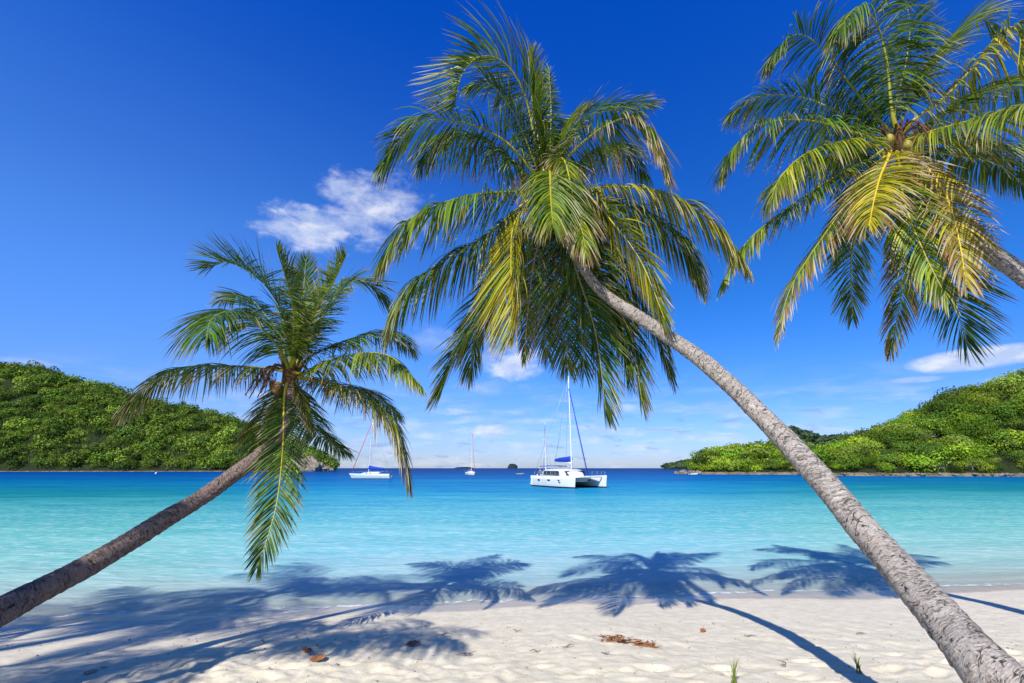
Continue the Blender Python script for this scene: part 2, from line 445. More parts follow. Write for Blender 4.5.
GREEN = np.array((.030, .082, .010)); LIME = np.array((.115, .185, .010)); YELL = np.array((.36, .28, .012))
DEAD = np.array((.22, .12, .04)); STRAW = np.array((.40, .33, .22)); DARKG = np.array((.03, .085, .025))
def frond(parent, origin, pts, seed, leaf=.62, droop=1.0, roll=0.0, twist=0.0, yel=.2, dry=.15, dens=140, vee=.25, sweep=(0, 0, 0), tipdry=.10, thin=1.0, rib=None):
    rs = np.random.RandomState(seed)
    R, L = spline(pts, 90)
    T = tangents(R)
    hz = R[45] - R[0]; hz = hz * (1, 1, 0)
    e = R[-1] - R[0]; hz = hz + .5 * e * (1, 1, 0)
    if np.linalg.norm(hz) < .1: hz = np.array((rs.randn(), rs.randn(), 0))
    hz = hz / np.linalg.norm(hz)
    B = np.cross(hz, (0, 0, 1)); B = np.broadcast_to(B, T.shape)
    B = unit(B - (B * T).sum(1)[:, None] * T); N = np.cross(B, T)
    S = np.linspace(0, 1, 90)
    ra = roll + twist * S
    B, N = B * np.cos(ra)[:, None] + N * np.sin(ra)[:, None], N * np.cos(ra)[:, None] - B * np.sin(ra)[:, None]
    # leaflets (vectorised)
    n = dens * 2
    side = np.tile([1, -1], dens)
    s = np.repeat(np.linspace(.15, .995, dens), 2) + rs.uniform(-.006, .006, n); s = np.clip(s, .13, 1)
    keep = rs.rand(n) > .05; s, side = s[keep], side[keep]; n = len(s)
    ip = lambda A: np.stack([np.interp(s, S, A[:, j]) for j in range(3)], -1)
    p, t, b, nn = ip(R), unit(ip(T)), unit(ip(B)), unit(ip(N))
    prof = np.interp(s, [.13, .22, .4, .6, .8, .93, 1], [.5, .78, 1, .98, .8, .55, .36])
    LL = leaf * 1.36 * prof * rs.uniform(.8, 1.12, n)
    ang = np.radians(np.interp(s, [.13, .5, .85, 1], [78, 62, 42, 14]) + rs.uniform(-5, 5, n))
    ve = vee * rs.uniform(.3, 1.7, n)
    d = unit(t * np.cos(ang)[:, None] + b * (side * np.sin(ang))[:, None] + nn * ve[:, None])
    K = 6; u = np.linspace(0, 1, K)
    g = droop * rs.uniform(.8, 1.25, n)
    clump = np.interp(s + side * .004, np.linspace(0, 1, 30), rs.uniform(.6, 1.45, 30)); g = g * clump
    swv = np.array(sweep, dtype=float)
    pos = [p]; dirs = [d]
    cur = p; dd = d
    for k in range(1, K):
        dd = unit(dd + np.array((0, 0, -1.0)) * (g * 1.35 / (K - 1) * (1.35 - .9 * u[k]))[:, None] + swv * (1.0 / (K - 1)) + rs.randn(n, 3) * .018)
        cur = cur + dd * (LL / (K - 1))[:, None]
        pos.append(cur); dirs.append(dd)
    pos = np.stack(pos, 1); dirs = np.stack(dirs, 1)       # n,K,3
    wv = t[:, None] - (t[:, None] * dirs).sum(-1, keepdims=True) * dirs
    wv = unit(wv + 1e-4)
    nv = np.cross(dirs, wv)
    tw = (rs.uniform(-.7, .7, n)[:, None] + rs.uniform(-.8, .8, n)[:, None] * u[None])[..., None]
    wv, nv = wv * np.cos(tw) + nv * np.sin(tw), nv * np.cos(tw) - wv * np.sin(tw)
    W = .0088 * thin * np.interp(u, [0, .12, .45, .8, 1], [.45, .95, 1, .6, .06])[None, :, None] * (.75 + .35 * prof)[:, None, None]
    a = pos - wv * W + nv * W * .45; c = pos + wv * W + nv * W * .45
    Vv = np.stack([a, pos, c], 2).reshape(-1, 3)            # n,K,3pts
    i = np.arange(n * K * 3).reshape(n, K, 3)
    Q = np.stack([i[:, :-1, :-1], i[:, :-1, 1:], i[:, 1:, 1:], i[:, 1:, :-1]], -1).reshape(-1, 4)
    # colours
    y = np.clip(yel + rs.uniform(-.2, .2, n) + .25 * (clump - 1), 0, 1)
    base = np.where((y < .5)[:, None], GREEN + (LIME - GREEN) * (y * 2)[:, None], LIME + (YELL - LIME) * ((y - .5) * 2)[:, None])
    base = base * (rs.uniform(.5, 1.5, n)[:, None]) * clump[:, None] ** .6
    deadm = rs.rand(n) < .6 * dry * np.interp(s, [0, .5, 1], [.5, .8, 1.5])
    dc = np.where((rs.rand(n) < .5)[:, None], DEAD, STRAW)
    tl = np.clip(tipdry * rs.uniform(0, 2, n), 0, .8)
    f = sstep(u[None, :], (1 - tl)[:, None] - .15, (1 - tl)[:, None] + .1)
    f = np.where(deadm[:, None], np.maximum(f, sstep(u[None, :], rs.uniform(-.2, .6, n)[:, None], 1.0)), f)
    C = base[:, None] * (1 - f[..., None]) + dc[:, None] * f[..., None]
    C = np.repeat(C[:, :, None], 3, 2).reshape(-1, 3)
    V0 = Vv - origin
    o = link('palm_frond', mesh_np('palm_frond', V0, Q, True, C), M_LEAF, parent)
    rad = np.interp(S, [0, .04, .14, .5, 1], [.058, .042, .024, .0145, .004])
    rc = LIME * 1.1 + (YELL * 1.15 - LIME) * min(1, yel * 1.5) if rib is None else np.array(rib)
    Vr, Qr, Tr = tube(R, rad, 7, flat=.7)
    pr = Parts(); pr.add(Vr - origin, (Qr, Tr), np.array(rc))
    pr.build('midrib', M_RACHIS, o)
    return o
def frond_px(parent, origin, hub, hubY, pl, sgn, Ltot, seed, **kw):
    """pl: pixel track of the midrib; sgn: -1 comes toward the camera, +1 goes away; depth found so that the frond has its true length"""
    n = len(pl)
    def mk(dd):
        out = [np.array(hub)]
        for i, (x, y) in enumerate(pl):
            f = ((i + 1) / n) ** 1.1
            out.append(np.array(at(x, y, max(hubY + sgn * dd * f, 1.5))))
        return out
    def ln(P): return sum(np.linalg.norm(P[i + 1] - P[i]) for i in range(len(P) - 1))
    best = None
    for dd in np.linspace(0.05, 2.4, 60):
        e = abs(ln(mk(dd)) - Ltot)
        if best is None or e < best[0]: best = (e, dd)
    return frond(parent, origin, mk(best[1]), seed, **kw)

def trunk(parent, origin, pts, radii, seed, mat, seg=48, ring=.085, base_flare=0.0):
    rs = np.random.RandomState(seed)
    L = sum(np.linalg.norm(np.array(pts[i + 1]) - np.array(pts[i])) for i in range(len(pts) - 1))
    n = int(L / .012)
    R, L, rad = spline(pts, n, radii)
    wb = np.stack([fbm(np.linspace(0, L, n) * 1.1 + seed + q * 9, np.zeros(n) + q, 3) for q in range(3)], -1) * .05
    R = R + wb * np.minimum(1, np.linspace(0, L, n) / .6)[:, None]
    T = tangents(R)
    k = np.ones(61) / 61
    pad = np.concatenate([np.full(30, rad[0]), rad, np.full(30, rad[-1])]); rad = np.convolve(pad, k, 'valid')
    up = np.array((.9, .3, .2))
    B = unit(np.cross(T, up)); N = np.cross(B, T)
    an = np.linspace(0, 2 * PI, seg + 1)
    v = np.linspace(0, L, n)[:, None]; A = an[None, :]
    # slanted, wavering leaf-scar rings: step at every ring
    ph = (v + .03 * np.sin(A + v * 2) + .02 * np.sin(2 * A + v * 5.1) + .05 * fbm(v * 3 + A * 0, 5 * np.cos(A) + 9, 3)) / ring
    ph = ph + .6 * np.interp(v, np.linspace(0, L, 30), rs.rand(30))
    fr = ph - np.floor(ph)
    stepm = np.interp(np.floor(ph) % 37, np.arange(37), rs.uniform(.3, 1.2, 37))
    saw = (fr - .5) * stepm
    cx, cy = np.cos(A) * 1.3, np.sin(A) * 1.3
    lump = fbm(cx * 1.2 + v * .8, cy * 1.2 + v * 2.2, 4)
    dent = -np.clip(fbm(cx * 3.1 + v * 4.0 + 7, cy * 3.1 - v * 6 + 2, 3) - .13, 0, 1) * .5
    slow = 1 + .16 * fbm(v * 1.3 + seed, v * 0 + .5, 3)
    rr = rad[:, None] * slow * (1 + .085 * saw + .16 * lump + dent)
    V = R[:, None] + (B[:, None] * np.cos(A)[..., None] + N[:, None] * np.sin(A)[..., None]) * rr[..., None]
    tc = np.stack([A * .16 + 0 * v, v + 0 * A, np.clip(fr * 1.0, 0, 1) * (stepm > .45)], -1)
    i = np.arange(n * (seg + 1)).reshape(n, seg + 1)
    Q = np.stack([i[:-1, :-1], i[1:, :-1], i[1:, 1:], i[:-1, 1:]], -1).reshape(-1, 4)
    return link('trunk', mesh_np('trunk', V.reshape(-1, 3) - origin, Q, True, None, tc.reshape(-1, 3)), mat, parent)

def ellipsoid(c, r, seed=0, n=14, jit=.0, axis=None):
    rs = np.random.RandomState(seed)
    m = n // 2 + 1
    th = np.linspace(0, PI, m)[:, None]; ph = np.linspace(0, 2 * PI, n, endpoint=False)[None]
    D = np.stack([np.sin(th) * np.cos(ph), np.sin(th) * np.sin(ph), np.cos(th) + 0 * ph], -1)
    k = 1 + jit * (rs.rand(m, n, 1) - .5)
    V = D * k * np.array(r)
    V[0] = V[0].mean(0); V[-1] = V[-1].mean(0)
    i = np.arange(m * n).reshape(m, n)
    Q = np.stack([i[:-1], i[1:], np.roll(i, -1, 1)[1:], np.roll(i, -1, 1)[:-1]], -1).reshape(-1, 4)
    return V.reshape(-1, 3) + np.array(c), Q
M_NUT = plain('coconut_husk', (.30, .26, .04), .55, 0, .35, 9)
M_NUT2 = plain('coconut_husk_brown', (.23, .13, .05), .7, 0, .3, 9)
def coconut(parent, c, r, seed, mat):
    rs = np.random.RandomState(seed)
    n, m = 14, 10
    th = np.linspace(0, PI, m)[:, None]; ph = np.linspace(0, 2 * PI, n, endpoint=False)[None]
    k = 1 + .06 * np.cos(3 * ph) * np.sin(th)
    V = np.stack([np.sin(th) * np.cos(ph) * k, np.sin(th) * np.sin(ph) * k, (np.cos(th) * 1.25 + .12 * np.cos(th) ** 4) + 0 * ph], -1) * r
    Rm = np.array(Matrix.Rotation(rs.uniform(-.6, .6), 3, 'X') @ Matrix.Rotation(rs.uniform(-.6, .6), 3, 'Y'))
    V = V.reshape(-1, 3) @ Rm.T + np.array(c)
    i = np.arange(m * n).reshape(m, n)
    Q = np.stack([i[:-1], i[1:], np.roll(i, -1, 1)[1:], np.roll(i, -1, 1)[:-1]], -1).reshape(-1, 4)
    p = Parts(); p.add(V, (Q,)); return p.build('coconut', mat, parent)

def palm(label, hubpx, hubY, trunkpx, widths, groundpts, groundr, fronds, Ltot, seed, mat, nuts=6, hub3=None, group='coconut palms leaning over the beach', nutmat=None, name='coconut_palm'):
    hub = at(*hubpx, hubY) if hub3 is None else Vector(hub3)
    base = Vector(groundpts[-1]) if groundpts else None
    root = empty(name, base); tag(root, label, 'palm tree', group)
    O = np.array(base)
    pts = [np.array(at(*q)) for q in trunkpx]; rad = [w / 2 * depth_of(Vector(p)) / F for p, w in zip(pts, widths)]
    pts += [np.array(q) for q in groundpts]; rad += list(groundr)
    pts = [np.array(hub) + (0, 0, .02)] + pts; rad = [rad[0] * .8] + rad
    trunk(root, O, pts, rad, seed, mat)
    H = np.array(hub)
    rs = np.random.RandomState(seed + 1)
    # fibre sheaths round the bud
    p = Parts()
    for k in range(16):
        a = rs.uniform(0, 2 * PI); q = rs.uniform(.10, .26); up = rs.uniform(.05, .34)
        d = np.array((math.cos(a), math.sin(a), 0))
        P = [H - (0, 0, .12), H + d * q * .45 + (0, 0, up * .4 - .05), H + d * q + (0, 0, up)]
        p.tube([tuple(x - O) for x in P], [.05, .045, .006], 6, 7, flat=.5)
    V_, Q_ = ellipsoid(H - O + (0, 0, -.02), (.12, .12, .2), seed, 14, .12); p.add(V_, (Q_,))
    p.build('leaf_sheath', M_FIBRE, root)
    # flower / fruit stalks
    for k in range(5):
        a = rs.uniform(0, 2 * PI); d = np.array((math.cos(a), math.sin(a), 0)); p = Parts()
        if d[1] > .3: d[1] *= -1
        l = rs.uniform(.35, .6)
        tip = H - O + d * l + (0, 0, -.25 - rs.uniform(0, .2))
        p.tube([H - O, H - O + d * l * .6 + (0, 0, .08), tip], [.02, .015, .008], 6, 9)
        for j in range(12):
            b0 = H - O + d * l * rs.uniform(.5, 1) + (0, 0, .05 - .2 * rs.rand()); e = rs.randn(3) * (.05, .05, .03) + (0, 0, -rs.uniform(.12, .3))
            p.tube([b0, b0 + e * .5 + (0, 0, .02) + rs.randn(3) * .015, b0 + e], [.006, .004, .002], 4, 5)
        p.build('flower_stalk', M_FIBRE, root)
    for k in range(nuts):
        a = -PI / 2 + rs.uniform(-1.7, 1.5); d = np.array((math.cos(a), math.sin(a), 0))
        coconut(root, H - O + d * rs.uniform(.16, .30) + (0, 0, -rs.uniform(.06, .30)), rs.uniform(.045, .065), seed * 7 + k, nutmat or M_NUT)
    for k, (pl, sgn, kw) in enumerate(fronds):
        kw = dict(kw); Lf = kw.pop('L', Ltot)
        if hub3 is None:
            off = rs.uniform(-.05, .05, 3)
            frond_px(root, O, H + off, hubY, pl, sgn, Lf, seed * 100 + k, **kw)
        else:
            frond(root, O, [H] + [np.array(q) for q in pl], seed * 100 + k, **kw)
    return root

D = lambda **k: k
CENTRE = [
 # far side fronds
 ([(570,135),(590,116),(625,108),(652,104)], 1, D(droop=.9, yel=.1, leaf=.5)),
 ([(558,145),(566,125),(583,110)], 1, D(droop=.4, yel=.5, leaf=.4, L=2.0)),
 ([(535,120),(531,90),(528,52)], 1, D(droop=.12, yel=.3, leaf=.38, vee=.6, L=2.0)),
 ([(550,150),(551,110),(549,68)], 1, D(droop=.1, yel=.25, leaf=.30, vee=.6, L=2.0)),
 # upper left arch
 ([(533,130),(522,88),(503,62),(480,57),(462,75),(455,105)], -1, D(droop=.25, yel=.45, leaf=.68, sweep=(-.9,0,.15), roll=.3, dry=.12)),
 ([(530,150),(512,110),(490,84),(470,86)], 1, D(droop=.9, yel=.35, leaf=.5, L=2.2)),
 ([(507,143),(465,123),(427,121),(402,137),(383,165)], -1, D(droop=1.0, yel=.3, leaf=.70, dry=.1)),
 ([(512,160),(480,140),(440,138),(420,165)], 1, D(droop=1.4, yel=.12, leaf=.62)),
 # left
 ([(522,192),(484,194),(446,202),(408,221),(384,258)], -1, D(droop=1.3, yel=.3, leaf=.66, dry=.15)),
 ([(520,207),(485,236),(435,266),(404,293),(388,330)], 1, D(droop=1.8, yel=.3, leaf=.66, dry=.3, rib=(.42,.33,.12))),
 # front bright
 ([(530,202),(514,225),(511,261),(513,300),(514,332)], -1, D(droop=.9, yel=.72, leaf=.66, roll=-.5, sweep=(-.35,0,0), dry=.15)),
 ([(524,240),(490,305),(462,342),(440,392)], -1, D(droop=.8, yel=.22, leaf=.62, sweep=(-.2,0,0))),
 ([(518,240),(500,280),(478,320),(470,372)], 1, D(droop=1.0, yel=.15, leaf=.6)),
 ([(552,166),(564,160),(573,196),(581,226),(586,254)], -1, D(droop=1.5, yel=.5, leaf=.48, dry=.45, tipdry=.3, L=2.4)),
 ([(548,176),(550,172),(551,200),(553,226)], -1, D(droop=1.3, yel=.45, leaf=.52, dry=.4, L=1.8)),
 ([(590,198),(612,222),(640,260),(665,320)], -1, D(droop=1.0, yel=.6, leaf=.48, dry=.2, roll=.6)),
 # right
 ([(580,190),(614,187),(656,191),(694,208),(720,231),(746,266)], -1, D(droop=1.8, yel=.72, leaf=.52, dry=.25)),
 ([(585,200),(620,204),(655,220),(685,246),(702,284)], 1, D(droop=1.7, yel=.2, leaf=.60, dry=.5)),
 ([(570,155),(604,127),(633,118),(652,133),(664,172)], -1, D(droop=1.5, yel=.22, leaf=.60, dry=.15, tipdry=.35)),
 ([(575,165),(600,150),(625,150),(648,178)], 1, D(droop=1.5, yel=.15, leaf=.5)),
 # hanging skirt
 ([(553,215),(556,260),(562,310),(568,368)], 1, D(droop=.6, yel=.15, leaf=.62, dry=.2, rib=(.3,.25,.08))),
 ([(562,225),(578,275),(596,335),(606,412)], 1, D(droop=.5, yel=.12, leaf=.60, dry=.15, rib=(.3,.25,.08))),
 ([(575,225),(602,285),(630,332),(642,402)], 1, D(droop=.8, yel=.15, leaf=.58, dry=.3, rib=(.3,.25,.08))),
 ([(585,215),(625,270),(655,325),(671,378)], 1, D(droop=1.2, yel=.2, leaf=.5, dry=.5, rib=(.35,.26,.1))),
 ([(545,215),(534,262),(528,310),(524,362)], 1, D(droop=1.2, yel=.3, leaf=.32, dry=1.0, thin=.9, rib=(.3,.2,.1))),
 ([(548,215),(543,262),(541,312),(548,356)], 1, D(droop=.7, yel=.12, leaf=.58, dry=.15)),
 ([(560,220),(572,262),(580,315),(584,372)], 1, D(droop=.6, yel=.1, leaf=.55, dry=.2)),
 ([(570,220),(596,262),(620,318),(628,378)], 1, D(droop=.8, yel=.1, leaf=.55, dry=.3)),
 ([(566,215),(590,250),(612,300),(622,352)], 1, D(droop=1.0, yel=.25, leaf=.55, dry=.3)),
]
RIGHT = [
 ([(870,110),(845,78),(815,42),(792,36),(768,62)], 1, D(droop=1.0, yel=.12, leaf=.66)),
 ([(895,110),(906,63),(910,20),(900,-8)], 1, D(droop=1.3, yel=.25, leaf=.55, sweep=(-.2,0,0))),
 ([(892,112),(887,63),(877,25),(858,7),(838,30)], -1, D(droop=1.7, yel=.30, leaf=.78, sweep=(-.45,0,-.2))),
 ([(905,112),(921,79),(947,44),(969,22),(985,19),(996,34)], 1, D(droop=.9, yel=.5, leaf=.55)),
 ([(912,122),(947,95),(985,54),(1008,28),(1020,36),(1018,66)], -1, D(droop=1.5, yel=.62, leaf=.58, dry=.2)),
 ([(925,124),(969,98),(1016,85),(1050,92)], 1, D(droop=1.2, yel=.35, leaf=.6, dry=.2)),
 ([(930,132),(985,117),(1024,104),(1062,104)], -1, D(droop=1.5, yel=.55, leaf=.66, dry=.15)),
 ([(928,142),(969,146),(1010,152),(1045,172)], 1, D(droop=1.6, yel=.3, leaf=.7, dry=.3)),
 ([(920,150),(960,156),(1000,166),(1036,196)], 1, D(droop=1.3, yel=.15, leaf=.42, dry=.1)),
 ([(871,127),(836,111),(804,98),(763,96),(732,113)], 1, D(droop=1.0, yel=.25, leaf=.62)),
 ([(865,136),(811,121),(763,124),(732,150),(722,174)], -1, D(droop=1.5, yel=.3, leaf=.64)),
 ([(877,146),(842,142),(804,155),(779,180),(770,206)], -1, D(droop=1.5, yel=.55, leaf=.56, dry=.4)),
 ([(868,160),(833,178),(785,210),(747,242),(722,285)], -1, D(droop=1.3, yel=.4, leaf=.46, dry=.35)),
 ([(865,150),(830,160),(790,175),(765,192)], 1, D(droop=1.2, yel=.1, leaf=.5)),
 ([(875,168),(852,197),(811,254),(789,292),(778,334)], -1, D(droop=1.3, yel=.4, leaf=.46, dry=.6, tipdry=.4)),
 ([(888,158),(880,177),(874,200),(869,226)], -1, D(droop=.9, yel=.85, leaf=.56, dry=.35, tipdry=.35, rib=(.6,.42,.03))),
 ([(918,158),(938,183),(950,206),(960,245),(966,285)], -1, D(droop=.9, yel=.98, leaf=.50, dry=.4, tipdry=.5, rib=(.7,.45,.03))),
 ([(878,175),(862,215),(851,262),(853,318)], 1, D(droop=.5, yel=.15, leaf=.5, dry=.1)),
 ([(900,180),(907,235),(902,292),(890,352)], 1, D(droop=1.0, yel=.3, leaf=.42, dry=.8, tipdry=.4)),
 ([(910,180),(934,245),(953,295),(967,346)], 1, D(droop=.4, yel=.12, leaf=.62, dry=.1)),
 ([(900,170),(905,205),(925,255),(948,300)], -1, D(droop=1.2, yel=.5, leaf=.5, dry=.6)),
 ([(850,150),(858,185),(846,222),(835,262)], 1, D(droop=.9, yel=.15, leaf=.5, dry=.2)),
]
LEFT = [
 ([(288,346),(281,312),(266,286),(246,270),(224,262),(206,268)], 1, D(droop=.35, yel=.12, leaf=.60, vee=.5)),
 ([(280,350),(260,327),(236,311),(213,318),(206,338)], -1, D(droop=1.0, yel=.12, leaf=.6)),
 ([(282,340),(268,318),(245,296),(222,300)], 1, D(droop=.8, yel=.1, leaf=.5)),
 ([(294,345),(294,313),(288,286),(277,250)], -1, D(droop=.15, yel=.3, leaf=.32, L=2.2, roll=1.2, vee=.5)),
 ([(302,345),(303,303),(306,258)], 1, D(droop=.1, yel=.3, leaf=.34, vee=.4, L=2.0)),
 ([(299,350),(316,310),(333,283),(346,256)], -1, D(droop=.15, yel=.45, leaf=.34, L=2.3, roll=-1.1, vee=.5)),
 ([(306,350),(319,323),(344,287),(366,282),(385,300)], 1, D(droop=.6, yel=.2, leaf=.6)),
 ([(300,352),(310,325),(326,300),(345,282)], 1, D(droop=.5, yel=.15, leaf=.42)),
 ([(284,395),(276,412),(268,432)], 1, D(droop=1.3, yel=.5, leaf=.25, dry=1.7, L=1.2, rib=(.2,.13,.07))),
 ([(300,392),(306,410),(312,430)], -1, D(droop=1.3, yel=.5, leaf=.22, dry=1.7, L=1.0, rib=(.2,.13,.07))),
 ([(309,358),(339,343),(373,333),(399,336),(412,350)], 1, D(droop=.9, yel=.15, leaf=.52)),
 ([(306,373),(333,360),(366,353),(393,358),(420,385)], -1, D(droop=1.4, yel=.5, leaf=.42)),
 ([(311,380),(346,388),(376,403),(396,428),(409,482)], -1, D(droop=1.2, yel=.5, leaf=.52, dry=.35, tipdry=.4)),
 ([(308,378),(340,386),(372,394),(398,415)], 1, D(droop=1.1, yel=.2, leaf=.5)),
 ([(280,370),(233,366),(180,368),(146,388),(124,412)], -1, D(droop=1.3, yel=.42, leaf=.5, dry=.2, tipdry=.3)),
 ([(285,392),(283,446),(278,496),(270,530),(257,568)], -1, D(droop=.5, yel=.2, leaf=.40, dry=.1, rib=(.5,.42,.04))),
 ([(300,395),(312,425),(326,440),(345,452)], 1, D(droop=.8, yel=.1, leaf=.45, L=1.9)),
 ([(278,392),(266,418),(258,440),(262,462)], 1, D(droop=1.0, yel=.4, leaf=.42, dry=.6, L=1.8)),
]
g1 = gz(2.95, 2.55)
palm('tall centre coconut palm whose pale scarred trunk crosses the lower right', (545, 190), 5.95,
     [(560,222,5.8),(572,250,5.72),(600,288,5.58),(640,318,5.42),(700,360,5.12),(760,415,4.76),(810,468,4.4),(860,526,4.02),(905,577,3.66),(952,628,3.3),(1000,680,3.0)],
     [9.5,9.5,10.5,13,16,19.5,23.5,28.5,34.5,42,51], [(2.80,2.72,g1+.42),(2.92,2.6,g1+.12),(2.97,2.55,g1-.15)], [.18,.22,.26], CENTRE, 2.75, 11, M_TRUNK, 7)
palm('coconut palm at the upper right with yellowing fronds, its trunk leaving the frame', (896, 142), 6.03,
     [(915,165,5.95),(945,208,5.8),(985,248,5.6),(1024,275,5.42),(1100,330,5.1),(1200,410,4.7)],
     [11,13,16,18,22,27], [(7.3,4.1,1.6),(7.9,3.9,gz(7.9,3.9)-.15)], [.19,.26], RIGHT, 2.75, 23, M_TRUNK, 6)
palm('short coconut palm at the left, its brownish trunk bending over the water', (291, 374), 7.1,
     [(290,398,7.1),(288,418,7.07),(282,434,7.03),(268,449,6.96),(238,471,6.8),(180,511,6.35),(100,558,5.75),(40,589,5.35),(0,611,5.05),(-60,645,4.75)],
     [12,12,13,14,15,17,21,26,30,36], [(-5.5,4.45,gz(-5.5,4.45)+.2),(-5.75,4.3,gz(-5.75,4.3)-.15)], [.19,.22], LEFT, 2.5, 37, M_TRUNK2, 3, nutmat=M_NUT2)
# two more palms of the grove, standing behind the camera: their crowns shade the lower left
def generic_fronds(H, n, L, seed):
    rs = np.random.RandomState(seed); out = []
    for k in range(n):
        a = 2 * PI * k / n * 2.62 + rs.uniform(-.2, .2)
        el = math.radians([65, 35, 10, -25][k % 4] + rs.uniform(-10, 10))
        p = np.array(H, dtype=float); pts = []
        for j in range(5):
            d = np.array((math.cos(a) * math.cos(el), math.sin(a) * math.cos(el), math.sin(el)))
            p = p + d * L / 5; pts.append(tuple(p)); el -= math.radians(19)
        out.append((pts, 0, D(droop=1.1, yel=.3, leaf=.6, dens=80)))
    return out
def bg_palm(hub, gp, sd, lab):
    z0 = gz(*gp)
    root = empty('coconut_palm', (gp[0], gp[1], z0)); tag(root, lab, 'palm tree', 'coconut palms leaning over the beach')
    O = np.array((gp[0], gp[1], z0))
    mid = [(hub[0] * (1 - f) + gp[0] * f, hub[1] * (1 - f) + gp[1] * f, hub[2] - (hub[2] - z0) * (f ** .8)) for f in (.25, .5, .75)]
    trunk(root, O, [np.array(q) for q in [hub] + mid + [(gp[0], gp[1], z0 - .15)]], [.1, .11, .13, .15, .24], sd, M_TRUNK, seg=24)
    for k, (pts, _, kw) in enumerate(generic_fronds(hub, 22, 3.0, sd)):
        frond(root, O, [np.array(hub)] + [np.array(q) for q in pts], sd * 100 + k, **kw)
bg_palm((-5.75, .85, 5.3), (-7.6, -1.4), 51, 'coconut palm standing behind the camera on the left')
bg_palm((-8.7, 1.05, 8.5), (-10.6, -1.2), 77, 'tallest coconut palm behind the camera, its crown shading the shallows')
bg_palm((-9.6, 1.9, 5.6), (-11.6, .3), 63, 'coconut palm standing beyond the left edge of the view')

# ------------------------------------------------------------------ hills and woods
def hill(name, cols, Ys, depth, n_u, n_v, crestf=.45, rough=1.0, mat=M_HILL, kind='structure', seed=0):
    """cols: list of (px, crest_py, shore_depth); fan-shaped relief"""
    px = np.linspace(cols[0][0], cols[-1][0], n_u)
    cy = np.interp(px, [c[0] for c in cols], [c[1] for c in cols])
    sd = np.interp(px, [c[0] for c in cols], [c[2] for c in cols])
    V = np.zeros((n_u, n_v, 3))
    for i in range(n_u):
        dpt = depth * (sd[i] / Ys)
        top = at(px[i], cy[i], sd[i] + dpt * crestf)
        hgt = max(top.z, .2)
        for j in range(n_v):
            v = j / (n_v - 1)
            Y = sd[i] + dpt * v
            pr = math.sin(min(v / crestf, 1) * PI / 2) ** 1.05 if v < crestf else .5 + .5 * math.cos((v - crestf) / (1 - crestf) * PI)
            x = ray(px[i], cy[i]).x / ray(px[i], cy[i]).y * Y
            V[i, j] = (x, Y, hgt * pr - .6 * (1 - min(1, v * 12)))
    nz = fbm(V[..., 0] * .03 + seed, V[..., 1] * .03, 4)
    k = np.clip(V[..., 2] / 12, 0, 1)
    V[..., 2] += nz * 10 * rough * k
    idx = np.arange(n_u * n_v).reshape(n_u, n_v)
    Q = np.stack([idx[:-1, :-1], idx[1:, :-1], idx[1:, 1:], idx[:-1, 1:]], -1).reshape(-1, 4)
    o = link(name, mesh_np(name, V.reshape(-1, 3), Q), mat); tag(o, kind=kind)
    return V
def crown_protos(nleaf, leaf, seed, k=5, flat=.62):
    out = []
    for q in range(k):
        rs = np.random.RandomState(seed + q)
        lobes = [(np.array((0, 0, .1)), .8)] + [(np.array((math.cos(a) * .55, math.sin(a) * .55, rs.uniform(-.25, .4))), rs.uniform(.38, .6)) for a in rs.uniform(0, 2 * PI, 7)]
        pr = np.array([l[1] ** 2 for l in lobes]); pr /= pr.sum()
        ch = rs.choice(len(lobes), nleaf, p=pr)
        d = unit(rs.randn(nleaf, 3)); d[:, 2] = np.abs(d[:, 2]) * np.where(rs.rand(nleaf) < .8, 1, -1)
        c = np.array([lobes[i][0] for i in ch]); r = np.array([lobes[i][1] for i in ch])
        p = c + d * (r * rs.uniform(.72, 1.06, nleaf))[:, None]
        p[:, 2] *= flat
        nrm = unit(d + rs.randn(nleaf, 3) * .45)
        a = unit(np.cross(nrm, rs.randn(nleaf, 3))); b = np.cross(nrm, a)
        sz = leaf * rs.uniform(.6, 1.3, nleaf)[:, None]
        V = np.stack([p - a * sz, p - b * sz * .6, p + a * sz, p + b * sz * .6], 1)
        tint = rs.uniform(.78, 1.22, nleaf)
        out.append((V, tint))
    return out
def forest(name, label, cat, pts, size, protos, palette, seed, jit=.48, group=None):
    rs = np.random.RandomState(seed)
    Vs = []; Cs = []
    for p in pts:
        V, ti = protos[rs.randint(len(protos))]
        s = size * float(np.clip(math.exp(rs.randn() * jit * .75), .4, 2.0))
        a = rs.uniform(0, 2 * PI); R = np.array([[math.cos(a), -math.sin(a), 0], [math.sin(a), math.cos(a), 0], [0, 0, 1]])
        W = V @ R.T * (s * rs.uniform(.85, 1.2), s * rs.uniform(.85, 1.2), s * rs.uniform(.8, 1.25)) + np.array(p) + (0, 0, s * .35)
        c = palette[rs.choice(len(palette))] * rs.uniform(.35, 1.65)
        C = c[None] * ti[:, None]
        Vs.append(W.reshape(-1, 3)); Cs.append(np.repeat(C, 4, 0))
    V = np.vstack(Vs); C = np.vstack(Cs)
    Q = np.arange(len(V)).reshape(-1, 4)
    o = link(name, mesh_np(name, V, Q, False, C), M_FOLI)
    tag(o, label, cat, group, 'stuff'); return o
